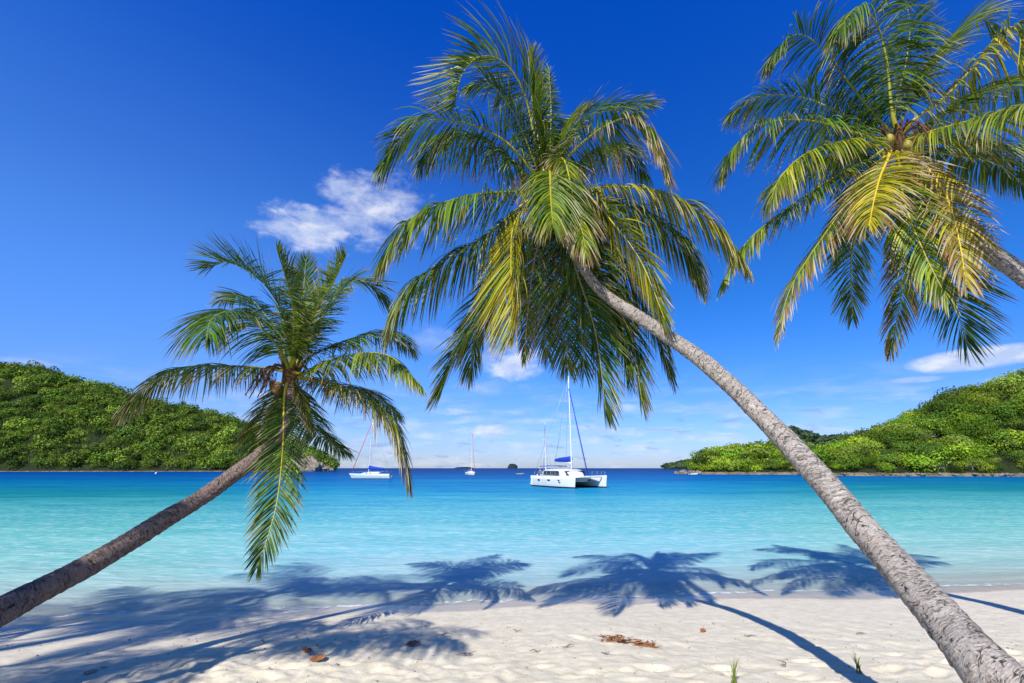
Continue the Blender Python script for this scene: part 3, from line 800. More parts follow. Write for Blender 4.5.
def scatter(V, n, seed, vmax=.8, vmin=0.02, minz=1.0):
    rs = np.random.RandomState(seed); nu, nv, _ = V.shape; out = []
    while len(out) < n:
        u, v = rs.uniform(0, nu - 1.001), rs.uniform(vmin * (nv - 1), vmax * (nv - 1) - .001)
        i, j = int(u), int(v); fu, fv = u - i, v - j
        p = (V[i, j] * (1 - fu) * (1 - fv) + V[i + 1, j] * fu * (1 - fv) + V[i, j + 1] * (1 - fu) * fv + V[i + 1, j + 1] * fu * fv)
        if p[2] >= minz: out.append(p)
    return out
PAL_L = [np.array(c) * (1.5, 1.5, .9) for c in ((.075, .125, .022), (.055, .10, .022), (.11, .16, .03), (.09, .13, .035), (.04, .075, .02), (.13, .175, .04))]
PAL_HAZE = [np.array(c) for c in ((.06, .10, .045), (.05, .085, .04), (.08, .12, .05))]  # far woods: duller, bluer greens with distance haze mixed into the colour
PAL_R = [np.array(c) * (1.3, 1.35, .8) for c in ((.12, .19, .02), (.16, .22, .025), (.09, .155, .02), (.19, .24, .03), (.06, .11, .02), (.14, .18, .045), (.045, .085, .02))]
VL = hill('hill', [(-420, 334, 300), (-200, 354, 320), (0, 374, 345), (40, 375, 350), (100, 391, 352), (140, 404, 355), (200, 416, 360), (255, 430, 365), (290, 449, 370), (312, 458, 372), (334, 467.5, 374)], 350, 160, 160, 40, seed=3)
protoL = crown_protos(200, .11, 5, 6, .9)
forest('woodland', 'dense green scrub forest covering the hillside across the bay at the left', 'woodland', scatter(VL, 5600, 4, .62, .01, .8), 4.0, protoL, PAL_L, 8)
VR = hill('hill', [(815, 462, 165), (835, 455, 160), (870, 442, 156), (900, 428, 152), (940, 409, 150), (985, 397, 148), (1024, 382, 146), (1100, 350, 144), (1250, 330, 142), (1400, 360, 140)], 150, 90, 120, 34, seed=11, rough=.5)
protoR = crown_protos(800, .062, 31, 7, .75)
forest('woodland', 'bright green forest covering the steep hillside at the right', 'woodland', scatter(VR, 1300, 14, .62, .01, .8), 3.1, protoR, PAL_R, 18, .5)
VP = hill('hill', [(692, 467, 200), (698, 462, 200), (708, 457, 198), (730, 453, 196), (760, 450, 192), (800, 451, 184), (822, 457, 176), (838, 462, 168)], 190, 60, 60, 20, seed=21, rough=.25)
forest('woodland', 'low green wood covering the headland right of the catamaran', 'woodland', scatter(VP, 620, 24, .7, .03, .8), 2.6, crown_protos(320, .09, 41), PAL_R, 28)
VB = hill('hill', [(755, 464, 620), (775, 441, 620), (793, 430, 620), (808, 436, 620), (822, 441, 620), (836, 439, 620), (860, 440, 620), (885, 452, 620)], 620, 200, 50, 16, seed=31, rough=.5)
forest('woodland', 'distant wooded ridge rising behind the right headland', 'woodland', scatter(VB, 1500, 34, .7, .03, .8), 4.5, crown_protos(50, .24, 51), PAL_HAZE, 38)
VF = hill('hill', [(664, 467.4, 900), (672, 465.5, 900), (682, 463, 900), (700, 461, 900), (730, 463, 900)], 900, 240, 40, 12, seed=41, rough=.5)
forest('woodland', 'far dark wooded point on the horizon left of the right headland', 'woodland', scatter(VF, 900, 44, .7, .03, .8), 4, crown_protos(40, .26, 61), PAL_HAZE, 48)

def rock_mesh(c, r, seed, n=22, fl=.7):
    rs = np.random.RandomState(seed)
    m = n // 2 + 1
    th = np.linspace(0, PI, m)[:, None]; ph = np.linspace(0, 2 * PI, n, endpoint=False)[None]
    D_ = np.stack([np.sin(th) * np.cos(ph), np.sin(th) * np.sin(ph), np.cos(th) + 0 * ph], -1)
    # cut by random planes for angular facets
    k = np.full((m, n), 1.15)
    for _ in range(14):
        nr = unit(rs.randn(3)); dd = D_ @ nr
        k = np.where(dd > .05, np.minimum(k, rs.uniform(.62, 1.0) / np.maximum(dd, .05)), k)
    k *= 1 + .05 * rs.randn(m, n); k[0] = k[0].mean(); k[-1] = k[-1].mean()
    V = D_ * k[..., None] * np.array((r * rs.uniform(.8, 1.3), r * rs.uniform(.8, 1.3), r * fl))
    i = np.arange(m * n).reshape(m, n)
    Q = np.stack([i[:-1], i[1:], np.roll(i, -1, 1)[1:], np.roll(i, -1, 1)[:-1]], -1).reshape(-1, 4)
    return V.reshape(-1, 3) + np.array(c), Q
def rock(label, px, Y, r, seed, group=None, fl=.7, z=None, cat='rock'):
    g = at(px, 468, Y); p = Parts(); V_, Q_ = rock_mesh((0, 0, 0), r, seed, 28, fl); p.add(V_, (Q_,))
    o = p.build('rock', M_ROCK, None, False, loc=(g.x, Y, r * fl * .35 if z is None else z)); tag(o, label, cat, group); return o
# rocky end of the left point
for k, (px, Y, r, lab) in enumerate([(292, 368, 7, 'innermost rock at the foot of the left point, beside the trees'), (301, 366, 8.5, 'large brown rock below the trees on the left point'),
        (310, 366, 8, 'tall rock in the middle of the rocky left point'), (318, 368, 5.5, 'rounded rock towards the tip of the left point'),
        (325, 368, 4, 'low rock near the tip of the left point'), (331, 369, 2.6, 'last small rock at the tip of the left point')]):
    rock(lab, px, Y, r, 70 + k, fl=1.0 if r > 6 else .8)
for k, (px, Y, r, lab) in enumerate([(676, 205, 1.2, 'small outermost rock off the right headland'), (683, 200, 1.9, 'pale rock just off the right headland'), (691, 198, 2.0, 'rock at the tip of the right headland'), (699, 197, 1.5, 'rock under the first trees of the right headland')]):
    rock(lab, px, Y, r, 90 + k)
M_ISLE = mat_rock('islet_rock_hazed', (.028, .04, .05), (.05, .065, .075), .02)  # dark rock with the blue-grey of distance haze put into its colour
# islets on the horizon
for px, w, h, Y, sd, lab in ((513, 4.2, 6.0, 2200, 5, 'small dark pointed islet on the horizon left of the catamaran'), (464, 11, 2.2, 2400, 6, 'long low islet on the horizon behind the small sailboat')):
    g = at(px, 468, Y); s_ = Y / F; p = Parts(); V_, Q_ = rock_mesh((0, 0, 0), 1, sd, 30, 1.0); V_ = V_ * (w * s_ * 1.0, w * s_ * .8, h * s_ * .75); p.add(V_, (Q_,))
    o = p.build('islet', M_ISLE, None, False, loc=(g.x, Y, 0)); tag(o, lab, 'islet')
# shore strips (bare sand / stone at the foot of the hills)
def strip(name, V, depthf, width, mat, z=.5, jag=.3, seed=1):
    rs = np.random.RandomState(seed); n = len(V); out = []
    for i in range(n):
        p = V[i, 0]; d = unit(p * (1, 1, 0))
        w = width * (1 + jag * (fbm(np.array(i * .3), np.array(seed * 1.0), 3) * 2))
        for k, (dy, zz) in enumerate(((-w, -.3), (-w * .6, z * .5), (-w * .2, z), (1.5, z * 1.3), (3, -.1))):
            q = p + d * dy; out.append((q[0], q[1], zz + (rs.rand() - .5) * z * .5 * (k in (1, 2, 3))))
    idx = np.arange(n * 5).reshape(n, 5)
    Q = np.stack([idx[:-1, :-1], idx[1:, :-1], idx[1:, 1:], idx[:-1, 1:]], -1).reshape(-1, 4)
    tag(link(name, mesh_np(name, out, Q, False), mat), kind='structure')
strip('shore', VL[:150], 0, 1.3, M_SHORE, .35, 1.4, 3)
strip('shore', VR, 0, 1.6, M_SHORE, .7, .5, 5)
strip('shore', VP, 0, 2.5, M_SHORE, .7, .9, 7)
# shore stones of the right hill: a jumbled band
p = Parts(); rs = np.random.RandomState(3)
for k in range(260):
    i = rs.uniform(0, 118); i0 = int(i); q = VR[i0, 0] * (1 - i + i0) + VR[i0 + 1, 0] * (i - i0); d = unit(q * (1, 1, 0))
    r = rs.uniform(.2, .6); V_, Q_ = rock_mesh(q - d * rs.uniform(-.3, 1.6) + (0, 0, .55 - q[2] + rs.uniform(-.2, .2)), r, k, 8); p.add(V_, (Q_,))
tag(p.build('shore_stones', M_ROCK, None, False), 'grey brown stones heaped along the water at the foot of the right hill', 'stones', None, 'stuff')

# individual trees picked out on the right hill and headland
M_PALE = plain('pale_bark', (.36, .33, .27), .9, 0, .3, 2)
def slope_point(px, py):
    best = None
    for V in (VR, VP):
        P = V.reshape(-1, 3); d = P[:, 1] * CP + (P[:, 2] - CAMH) * SP
        u = 512 + F * P[:, 0] / d; v = 341.5 - F * ((P[:, 2] - CAMH) * CP - P[:, 1] * SP) / d
        front = np.tile(np.arange(V.shape[1]) < V.shape[1] * .5, V.shape[0])
        e = (u - px) ** 2 + (v - py) ** 2 + (~front) * 1e6 + (P[:, 2] < .3) * 1e5
        k = int(e.argmin())
        if best is None or e[k] < best[0]: best = (e[k], P[k])
    return best[1]
def tree(label, px, py, Y, size, seed, nleaf=700, col=(.13, .2, .025), trunkh=3.0, lean=0.0, bare=0, group=None, flat=.6, name='tree'):
    rs = np.random.RandomState(seed); c = slope_point(px, py + 4)
    root = empty(name, (float(c[0]), float(c[1]), float(c[2]))); tag(root, label, 'tree', group)
    p = Parts()
    fork = np.array((lean * .3, 0, trunkh * .45))
    p.tube([(0, 0, -1), tuple(fork * .5), tuple(fork)], [.15, .12, .10], 7, 8)
    tips = []
    for k in range(6 + bare):
        a = rs.uniform(0, 2 * PI); l = size * rs.uniform(.6, 1.0)
        tip = fork + np.array((math.cos(a) * l + lean * .6, math.sin(a) * l * .8, trunkh * .5 + rs.uniform(-.3, .9)))
        if k >= 6: tip = fork + np.array((math.cos(a) * l * 1.2, -(.5 + .5 * abs(math.sin(a))) * l * 1.35, rs.uniform(-.1, trunkh * .6)))
        p.tube([tuple(fork), tuple((fork + tip) / 2 + rs.randn(3) * .25), tuple(tip)], [.07, .05, .02], 6, 7)
        for j in range(3):
            p.tube([tuple((fork + tip * 2) / 3), tuple(tip + rs.randn(3) * .6)], [.04, .015], 5, None); 
    p.build('trunk', M_PALE, root)
    V, ti = crown_protos(nleaf, .07, seed, 1, flat)[0]
    V = V * size + (lean, 0, trunkh)
    C = np.array(col)[None] * ti[:, None]
    link('crown', mesh_np('crown', V.reshape(-1, 3), np.arange(nleaf * 4).reshape(-1, 4), False, np.repeat(C, 4, 0)), M_FOLI, root)
TR = [
 (945, 396, 180, 3.0, 'round dark crowned tree breaking the skyline half way up the right hill', (.07, .12, .02), 3, 0),
 (986, 384, 180, 3.2, 'broad tree on the skyline of the right hill near the frame edge', (.11, .17, .025), 3, 0),
 (905, 418, 176, 2.4, 'small tree on the left shoulder of the right hill skyline', (.10, .16, .02), 2.5, 0),
 (925, 440, 152, 3.2, 'tree with pale bare limbs half way down the right hill', (.12, .18, .03), 3.5, 5),
 (960, 448, 149, 4.0, 'spreading tree with pale forked limbs above the right shore', (.15, .21, .03), 4, 7),
 (1003, 446, 147, 3.8, 'leaning pale limbed tree near the right frame edge above the shore', (.16, .22, .03), 4, 7),
 (893, 462, 149, 2.6, 'rounded lime green tree at the water edge where the right hill begins', (.17, .24, .03), 2.5, 2),
 (936, 464, 146, 2.5, 'low bright bushy tree by the water below the bare limbs', (.19, .25, .035), 2.2, 2),
 (975, 465, 145, 2.7, 'dense low tree by the stony right shore', (.13, .2, .03), 2.3, 2),
 (722, 452, 194, 2.6, 'taller tree at the outer end of the right headland', (.10, .15, .02), 3, 0),
 (846, 460, 160, 3.0, 'grey green tree in the dip between headland and right hill', (.10, .14, .05), 3, 3),
]
for k, (px, py, Y, sz, lab, c, th, br) in enumerate(TR):
    tree(lab, px, py, Y, sz, 200 + k, 1300, tuple(q * 1.3 for q in c), th * .8, (k % 3 - 1) * .5, br, flat=.75)

# ------------------------------------------------------------------ boats
M_GEL = plain('white_gelcoat', (.62, .63, .63), .22, 0, .03, 1)
M_GELB = plain('shaded_white_hull', (.40, .50, .55), .25, 0, .04, 1)  # white hull, its blue-green shade painted into the colour
M_BOOT = plain('dark_antifouling', (.06, .07, .09), .6, 0, .1, 2)
M_WIN = plain('tinted_window', (.02, .025, .035), .06, 0, .1, 1)
M_BLUE = plain('blue_canvas', (.01, .05, .38), .75, 0, .15, 4, .2)
M_ALU = plain('mast_aluminium', (.72, .72, .72), .35, .3, .05, 3)
M_WIRE = plain('rigging_wire', (.35, .36, .38), .4, .5, .05, 3)
M_RED = plain('red_canvas', (.50, .06, .05), .7, 0, .1, 4, .2)
M_NET = plain('trampoline_net', (.25, .27, .3), .9, 0, .2, 20)
M_RUB = plain('grey_rubber', (.30, .30, .31), .6, 0, .1, 5)
def hull_mesh(L, B, H, draft=.35, stern=.75, bowrake=.06, n=22, y0=0, flare=1.0, round_=.55):
    """length along +X (bow at +L/2); returns verts, quads"""
    m = 9; V = np.zeros((n, 2 * m - 1, 3))
    for i in range(n):
        s = i / (n - 1); x = -L / 2 + L * s
        w = B / 2 * (stern + (1 - stern) * min(s / .4, 1)) if s < .4 else B / 2 * (1 - ((s - .4) / .6) ** 2.3) + .02
        sheer = H * (1 + .14 * (s - .35) ** 2 * 2)
        d = draft * (1 - (max(0, s - .5) / .5) ** 3)
        for j in range(2 * m - 1):
            k = (j - (m - 1)) / (m - 1); ak = abs(k)
            yy = w * min(1, (math.sin(ak * PI / 2) ** round_) * (.88 + .12 * ak))
            zz = -d + (sheer + d) * ak ** 1.9
            V[i, j] = (x + bowrake * L * s * s * (zz / H) * .8, y0 + math.copysign(yy, k) if k else y0, zz)
    i = np.arange(n * (2 * m - 1)).reshape(n, 2 * m - 1)
    Q = list(np.stack([i[:-1, :-1], i[1:, :-1], i[1:, 1:], i[:-1, 1:]], -1).reshape(-1, 4))
    deck = [(i[a, 0], i[a, -1], i[a + 1, -1], i[a + 1, 0]) for a in range(n - 1)]
    tr = [tuple(i[0, ::-1])]
    return V.reshape(-1, 3), Q, deck, tr
def add_hull(p, *a, **k):
    V_, Q_, dk, tr = hull_mesh(*a, **k); p.add(V_, (Q_, dk, tr))
def loft(sections):
    """sections: list of equal-length point rings -> verts, quads + end caps"""
    n = len(sections[0]); V_ = np.array(sections, dtype=float).reshape(-1, 3)
    i = np.arange(len(V_)).reshape(len(sections), n)
    Q_ = np.stack([i[:-1], i[1:], np.roll(i, -1, 1)[1:], np.roll(i, -1, 1)[:-1]], -1).reshape(-1, 4)
    return V_, Q_, [tuple(i[0]), tuple(i[-1][::-1])]

def catamaran(px, py, rz, mastpx):
    Y = 66.0; c = at(px, 468, Y)
    root = empty('catamaran', (c.x, Y, 0), rz); tag(root, 'large white sailing catamaran with blue sail cover anchored in the middle of the bay', 'catamaran')
    L, HB = 11.4, 2.6
    for sgn in (-1, 1):
        p = Parts(); add_hull(p, L, 1.75, 1.55, .4, .8, .03, y0=sgn * HB)
        h = p.build('hull', M_GEL, root)
        # boot stripe just above the water, windows, bow lines
        p = Parts(); Vh, Qh, _, _ = hull_mesh(L * 1.001, 1.77, 1.55, .4, .8, .03, y0=sgn * HB)
        sel = Vh.copy(); sel[:, 2] = np.minimum(sel[:, 2], .2); p.add(sel, (Qh,)); p.build('boot_stripe', M_BOOT, h)
        for xx, ww in ((-2.9, .62), (.1, .75), (2.9, .5)):
            for sd in (-1, 1):
                q = Parts(); q.box((xx, sgn * HB + sd * .875, 1.02), (ww, .03, .2)); q.build('porthole', M_WIN, h, False, .02)
        q = Parts(); 
        for st in range(3): q.box((-L / 2 - .05 - .28 * st, sgn * HB, .95 - .28 * st), (.34, 1.05 - .06 * st, .16))
        q.build('stern_steps', M_GEL, h, False, .03)
    # bridgedeck
    p = Parts(); V_, Q_, cp = loft([[(x, y, z) for (y, z) in ((-2.0, .75), (2.0, .75), (2.1, 1.55), (-2.1, 1.55))] for x in (-5.2, -4, 0, 1.9, 2.7)])
    p.add(V_, (Q_, cp)); p.build('bridgedeck', M_GEL, root, False, .06)
    # cabin (rounded, raked)
    secs = []
    for x, w, h in ((-3.6, 2.45, 1.0), (-3.2, 2.5, 1.08), (0, 2.35, 1.08), (1.1, 2.0, .95), (1.9, 1.6, .55), (2.5, 1.2, .06)):
        secs.append([(x, w * cx, 1.52 + h * cz) for cx, cz in ((-1, 0), (-.98, .35), (-.93, .75), (-.8, .95), (-.4, 1.04), (0, 1.06), (.4, 1.04), (.8, .95), (.93, .75), (.98, .35), (1, 0))])
    p = Parts(); V_, Q_, cp = loft(secs); p.add(V_, (Q_, cp)); cab = p.build('cabin', M_GEL, root)
    for sd in (-1, 1):
        for x0, x1 in ((-3.1, -1.72), (-1.66, -.42), (-.36, .95)):
            q = Parts(); a = .025
            V_ = [(x0, sd * 2.53, 1.74), (x1, sd * (2.53 - .10 * max(0, x1)), 1.74), (x1 - .03, sd * (2.43 - .10 * max(0, x1)), 2.33), (x0 + .03, sd * 2.43, 2.33)]
            V_ += [(x, y - sd * .15, z) for x, y, z in V_]
            q.add(V_, ([(0, 1, 2, 3), (7, 6, 5, 4), (0, 4, 5, 1), (1, 5, 6, 2), (2, 6, 7, 3), (3, 7, 4, 0)],)); q.build('cabin_window', M_WIN, cab, False)
    for y0, y1 in ((-1.55, -.6), (-.5, .5), (.6, 1.55)):
        q = Parts(); V_ = [(2.02 - .0 + .02, y0, 1.72), (2.04, y1, 1.72), (1.28, y1, 2.32), (1.28, y0, 2.32)]
        V_ = [(x + .22, y, z) for x, y, z in V_] + [(x - .1, y, z - .1) for x, y, z in V_]
        q.add(V_, ([(0, 1, 2, 3), (7, 6, 5, 4), (0, 4, 5, 1), (1, 5, 6, 2), (2, 6, 7, 3), (3, 7, 4, 0)],)); q.build('cabin_window', M_WIN, cab, False)
    # bimini over the cockpit
    q = Parts(); V_, Q_, cp = loft([[(x, y, z + .1 * (1 - (y / 1.9) ** 2)) for y, z in [(-1.9, 2.95), (-1, 2.95), (0, 2.95), (1, 2.95), (1.9, 2.95), (1.9, 3.03), (0, 3.03), (-1.9, 3.03)]] for x in (-5.4, -4.5, -3.3)])
    q.add(V_, (Q_, cp)); bim = q.build('bimini', M_BLUE, root)
    q = Parts()
    for x in (-5.3, -3.4):
        for y in (-1.85, 1.85): q.tube([(x, y, 1.5), (x, y, 2.98)], .025, 6)
    q.build('bimini_frame', M_ALU, bim)
    q = Parts()
    for y in (-1.2, 1.2): q.tube([(-5.1, y, 1.5), (-5.9, y, 2.3), (-6.8, y, 2.25)], [.05, .05, .04], 6, 8)
    q.tube([(-5.9, -1.2, 2.3), (-5.9, 1.2, 2.3)], .035, 6); q.build('davit', M_ALU, root)
    # beam, net
    q = Parts(); q.tube([(5.2, -HB, 1.5), (5.2, HB, 1.5)], .085, 10); q.build('crossbeam', M_ALU, root)
    q = Parts(); q.box((3.95, 0, 1.46), (2.4, 3.5, .03)); q.build('trampoline', M_NET, root, False)
    # mast and rig
    q = Parts(); q.tube([(1.0, 0, 2.4), (1.0, 0, 8), (.85, 0, 16.6)], [.12, .11, .07], 10, 12); mast = q.build('mast', M_ALU, root)
    for z, w in ((6.4, 1.1), (9.6, 1.0), (12.6, .8)):
        q = Parts(); q.tube([(1 - .35, -w, z + .08), (.98, 0, z), (1 - .35, w, z + .08)], [.025, .035, .025], 6, 7, flat=.6); q.build('spreader', M_ALU, mast)
    q = Parts(); q.tube([(.95, 0, 3.45), (-3.6, 0, 3.75)], .09, 8); q.build('boom', M_ALU, root)
    q = Parts(); q.tube([(.85, 0, 4.05), (-.5, 0, 3.98), (-2.3, 0, 3.98), (-3.7, 0, 3.93)], [.33, .3, .25, .14], 10, 14, flat=1.25); q.build('sail_cover', M_BLUE, root)
    q = Parts(); q.tube([(5.15, 0, 1.75), (.9, 0, 14.6)], .075, 8); q.build('furled_jib', M_BLUE, root)
    q = Parts()
    for a, b in (((.9, 0, 16.4), (-5.4, -2.9, 1.6)), ((.9, 0, 16.4), (-5.4, 2.9, 1.6)), ((.95, 0, 13.8), (.4, -3.1, 1.6)), ((.95, 0, 13.8), (.4, 3.1, 1.6)), ((.9, 0, 16.5), (-3.6, 0, 3.9))):
        q.tube([a, b], .018, 5)
    q.build('rigging', M_WIRE, root)
    for sgn in (-1, 1):
        q = Parts()
        zt = 2.25
        xsn = np.linspace(-4.6, 5.3, 9)
        for x in xsn: q.tube([(x, sgn * (HB + .62 * (1 - max(0, (x - 3) / 3) ** 1.5)), 1.55), (x, sgn * (HB + .62 * (1 - max(0, (x - 3) / 3) ** 1.5)), zt)], .016, 5)
        for zz in (1.9, zt): q.tube([(x, sgn * (HB + .62 * (1 - max(0, (x - 3) / 3) ** 1.5)), zz) for x in xsn], .010, 4)
        q.build('guard_rail', M_WIRE, root)
    root.scale = (.88,) * 3
    # dinghy hung under the davits is a thing of its own
    a = Matrix.Rotation(rz, 3, 'Z'); dloc = Vector((c.x, Y, 0)) + a @ Vector((-6.45 * .88, 0, 1.2))
    dg = empty('dinghy', dloc, rz + PI / 2); tag(dg, 'pale inflatable dinghy hanging from the stern of the white catamaran', 'dinghy')
    inflatable(dg, .85)
    return root
def inflatable(root, s=1.0, m=None):
    q = Parts()
    q.tube([(-1.5 * s, -.62 * s, .2), (.5 * s, -.62 * s, .22), (1.25 * s, -.35 * s, .32), (1.5 * s, 0, .38), (1.25 * s, .35 * s, .32), (.5 * s, .62 * s, .22), (-1.5 * s, .62 * s, .2)], [.16 * s, .21 * s, .2 * s, .19 * s, .2 * s, .21 * s, .16 * s], 10, 30)
    q.build('tube', m or M_GEL, root)
    q = Parts(); q.box((-.1 * s, 0, .06), (2.4 * s, 1.0 * s, .1), taper=1.1); q.build('floor', M_RUB, root, False)
    q = Parts(); q.box((-1.5 * s, 0, .55), (.32, .28, .45), taper=.8); q.box((-1.55 * s, 0, .1), (.12, .1, .7)); q.build('outboard_motor', M_BOOT, root, False, .04)
catamaran(568, 486, -math.radians(64), 574)

def sloop(label, px, Y, L, rz, masth, cover, stay, hullm, boomf=.4, name='sailboat'):
    c = at(px, 468, Y); root = empty(name, (c.x, Y, 0), rz); tag(root, label, 'sailboat', 'sailing yachts at anchor')
    B = L * .3; H = L * .115
    p = Parts(); add_hull(p, L, B, H, .4, .7, .10); h = p.build('hull', hullm, root)
    p = Parts(); Vh, Qh, _, _ = hull_mesh(L * 1.002, B * 1.01, H, .4, .7, .10); Vh[:, 2] = np.minimum(Vh[:, 2], .1); p.add(Vh, (Qh,)); p.build('boot_stripe', M_BOOT, h)
    secs = []
    for x, w, hh in ((-.22, .30, .85), (-.18, .31, 1.0), (.05, .28, .95), (.2, .2, .6), (.28, .12, .1)):
        secs.append([(x * L, w * B * cx, H + .45 * hh * cz) for cx, cz in ((-1, 0), (-.95, .7), (-.6, 1), (0, 1.08), (.6, 1), (.95, .7), (1, 0))])
    p = Parts(); V_, Q_, cp = loft(secs); p.add(V_, (Q_, cp)); cab = p.build('cabin', M_GEL, root)
    for sd in (-1, 1):
        for x in (-.12, 0.0, .1):
            q = Parts(); q.box((x * L, sd * B * .285 * (1 - max(0, x)), H + .2), (.5, .05, .13)); q.build('cabin_window', M_WIN, cab, False, .02)
    mx = .08 * L
    q = Parts(); q.tube([(mx, 0, H), (mx, 0, masth * .5), (mx - .1, 0, masth)], [.09, .08, .05], 8, 10); m_ = q.build('mast', M_ALU, root)
    for z in (.4, .7):
        q = Parts(); q.tube([(mx - .1, -.7, masth * z), (mx, 0, masth * z), (mx - .1, .7, masth * z)], .03, 5, 5); q.build('spreader', M_ALU, m_)
    q = Parts(); q.tube([(mx - .1, 0, H + 1.0), (mx - boomf * L, 0, H + 1.05)], .06, 7); q.build('boom', M_ALU, root)
    if cover is not None:
        q = Parts(); q.tube([(mx - .05, 0, H + 1.45), (mx - .15 * L, 0, H + 1.25), (mx - boomf * L, 0, H + 1.15)], [.34, .27, .13], 9, 10, flat=1.5); q.build('sail_cover', cover, root)
    q = Parts(); q.tube([(L * .53, 0, H * 1.15), (mx, 0, masth * .96)], .07, 7); q.build('furled_jib', stay, root)
    q = Parts()
    for a, b in (((mx - .1, 0, masth * .98), (-L * .48, 0, H)), ((mx, 0, masth * .9), (mx - .2, -B * .48, H)), ((mx, 0, masth * .9), (mx - .2, B * .48, H))): q.tube([a, b], .016, 5)
    q.build('rigging', M_WIRE, root)
    q = Parts()
    for sd in (-1, 1):
        xs_ = np.linspace(-.45, .48, 8) * L
        wf = lambda x: B / 2 * (1 - max(0, (x / L + .1) / .62) ** 2.3) * .95
        for x in xs_: q.tube([(x, sd * wf(x), H), (x, sd * wf(x), H + .6)], .015, 4)
        q.tube([(x, sd * wf(x), H + .6) for x in xs_], .01, 4)
    q.build('guard_rail', M_WIRE, root)
    return root
sloop('white sailboat with blue sail cover and red furled jib anchored behind the left palm fronds', 372, 116, 9.4, math.radians(172), 13.5, M_BLUE, M_RED, M_GELB)
sloop('small white sailboat seen end on, far out between the left sailboat and the catamaran', 471, 172, 8.5, -math.radians(70), 15.5, None, M_RED, M_GEL)
sloop('distant sailboat moored behind the catamaran, only its thin mast rising above it', 546, 105, 9, -math.radians(100), 11.8, None, M_WIRE, M_GEL)
c = at(520, 468, 190); dg = empty('dinghy', (c.x, 190, 0), .15); tag(dg, 'tiny motor dinghy far out left of the catamaran', 'dinghy'); inflatable(dg, 1.0, M_RUB)
c = at(693, 468, 185); dg = empty('dinghy', (c.x, 185, 0), .3); tag(dg, 'small white dinghy lying off the tip of the right headland', 'dinghy'); inflatable(dg, 1.1)
for k, (px, py, lab) in enumerate(((148, 471, 'white mooring buoy far off below the left hill'), (157, 473.5, 'nearer white mooring buoy below the left hill'))):
    Y = 2.4 * F / (py - 468); c = at(px, 468, Y); p = Parts(); V_, Q_ = ellipsoid((0, 0, .25), (.42, .42, .45), k); p.add(V_, (Q_,)); p.tube([(0, 0, .6), (0, 0, 1.0)], .05, 6)
    o = p.build('mooring_buoy', M_GEL, None, loc=(c.x, Y, 0)); tag(o, lab, 'buoy', 'mooring buoys')

# ------------------------------------------------------------------ things lying on the sand
def on_ground(px, py):
    r = ray(px, py); t = 3.0
    for _ in range(400):
        p = Vector((0, 0, CAMH)) + r * t
        if p.z <= gz(p.x, p.y): break
        t += .02
    return Vector((p.x, p.y, gz(p.x, p.y)))
M_DLEAF = plain('dead_leaf', (.30, .12, .04), .6, 0, .4, 30)
M_WEED = plain('dry_seaweed', (.24, .10, .035), .8, 0, .5, 25)
M_TWIG = plain('driftwood_twig', (.14, .09, .06), .9, 0, .3, 20)
M_SHELL = plain('pebble', (.33, .27, .22), .8, 0, .4, 30)
def sea_leaf(px, py, s, rz, lab):
    c = on_ground(px, py); n = 10; V_ = []; 
    for i in range(n):
        u = i / (n - 1); w = s * .38 * math.sin(PI * min(1, u * .94 + .04)) ** .6
        for k in (-1, -.5, 0, .5, 1): V_.append(((u - .5) * s, w * k, .012 + .35 * s * (u - .5) ** 2 + .28 * abs(k) ** 1.5 * w + .006 * math.sin(i * 2 + k * 3)))
    i = np.arange(n * 5).reshape(n, 5); Q_ = np.stack([i[:-1, :-1], i[1:, :-1], i[1:, 1:], i[:-1, 1:]], -1).reshape(-1, 4)
    p = Parts(); p.add(V_, (Q_,)); p.tube([(-s * .75, .02, .0), (-s * .5, 0, .03)], .004, 5)
    o = p.build('dead_leaf', M_DLEAF, None, loc=c); o.rotation_euler = (.15, -.1, rz); m = o.modifiers.new('s', 'SOLIDIFY'); m.thickness = .003
    tag(o, lab, 'dead leaf', 'dead leaves on the sand')
sea_leaf(318, 661, .17, .4, 'curled orange brown leaf on the lower left sand, the nearer of two')
sea_leaf(306, 652, .16, 2.5, 'long brown leaf lying in the shadow edge at the lower left')
sea_leaf(413, 646, .17, .1, 'single flat brown leaf on the sand left of centre')
sea_leaf(703, 632, .10, .9, 'small dark upright leaf on the sand below the centre palm shadow')
def weed(px0, px1, py, lab, seed, h=.05):
    a, b = on_ground(px0, py), on_ground(px1, py + 3); rs = np.random.RandomState(seed); p = Parts()
    for k in range(38):
        f = rs.beta(1.6, 1.6); q = a.lerp(b, f) - a; e = rs.randn(3) * (.045, .022, .008)
        z = rs.uniform(.0, h)
        pts = [np.array((q.x + e[0] + rs.randn() * .03 * j, q.y + e[1] + rs.randn() * .02 * j, gz(a.x + q.x, a.y + q.y) - a.z + z + rs.randn() * .008)) for j in range(4)]
        p.tube([tuple(x) for x in pts], [.004, .010, .009, .002], 5, 9, flat=.5)
    o = p.build('seaweed', M_WEED, None, loc=a); tag(o, lab, 'seaweed')
weed(600, 632, 641, 'clump of dry orange brown seaweed on the sand right of centre', 1, .07)
weed(640, 650, 644, 'small dark scrap of seaweed just right of the main clump', 2, .03)
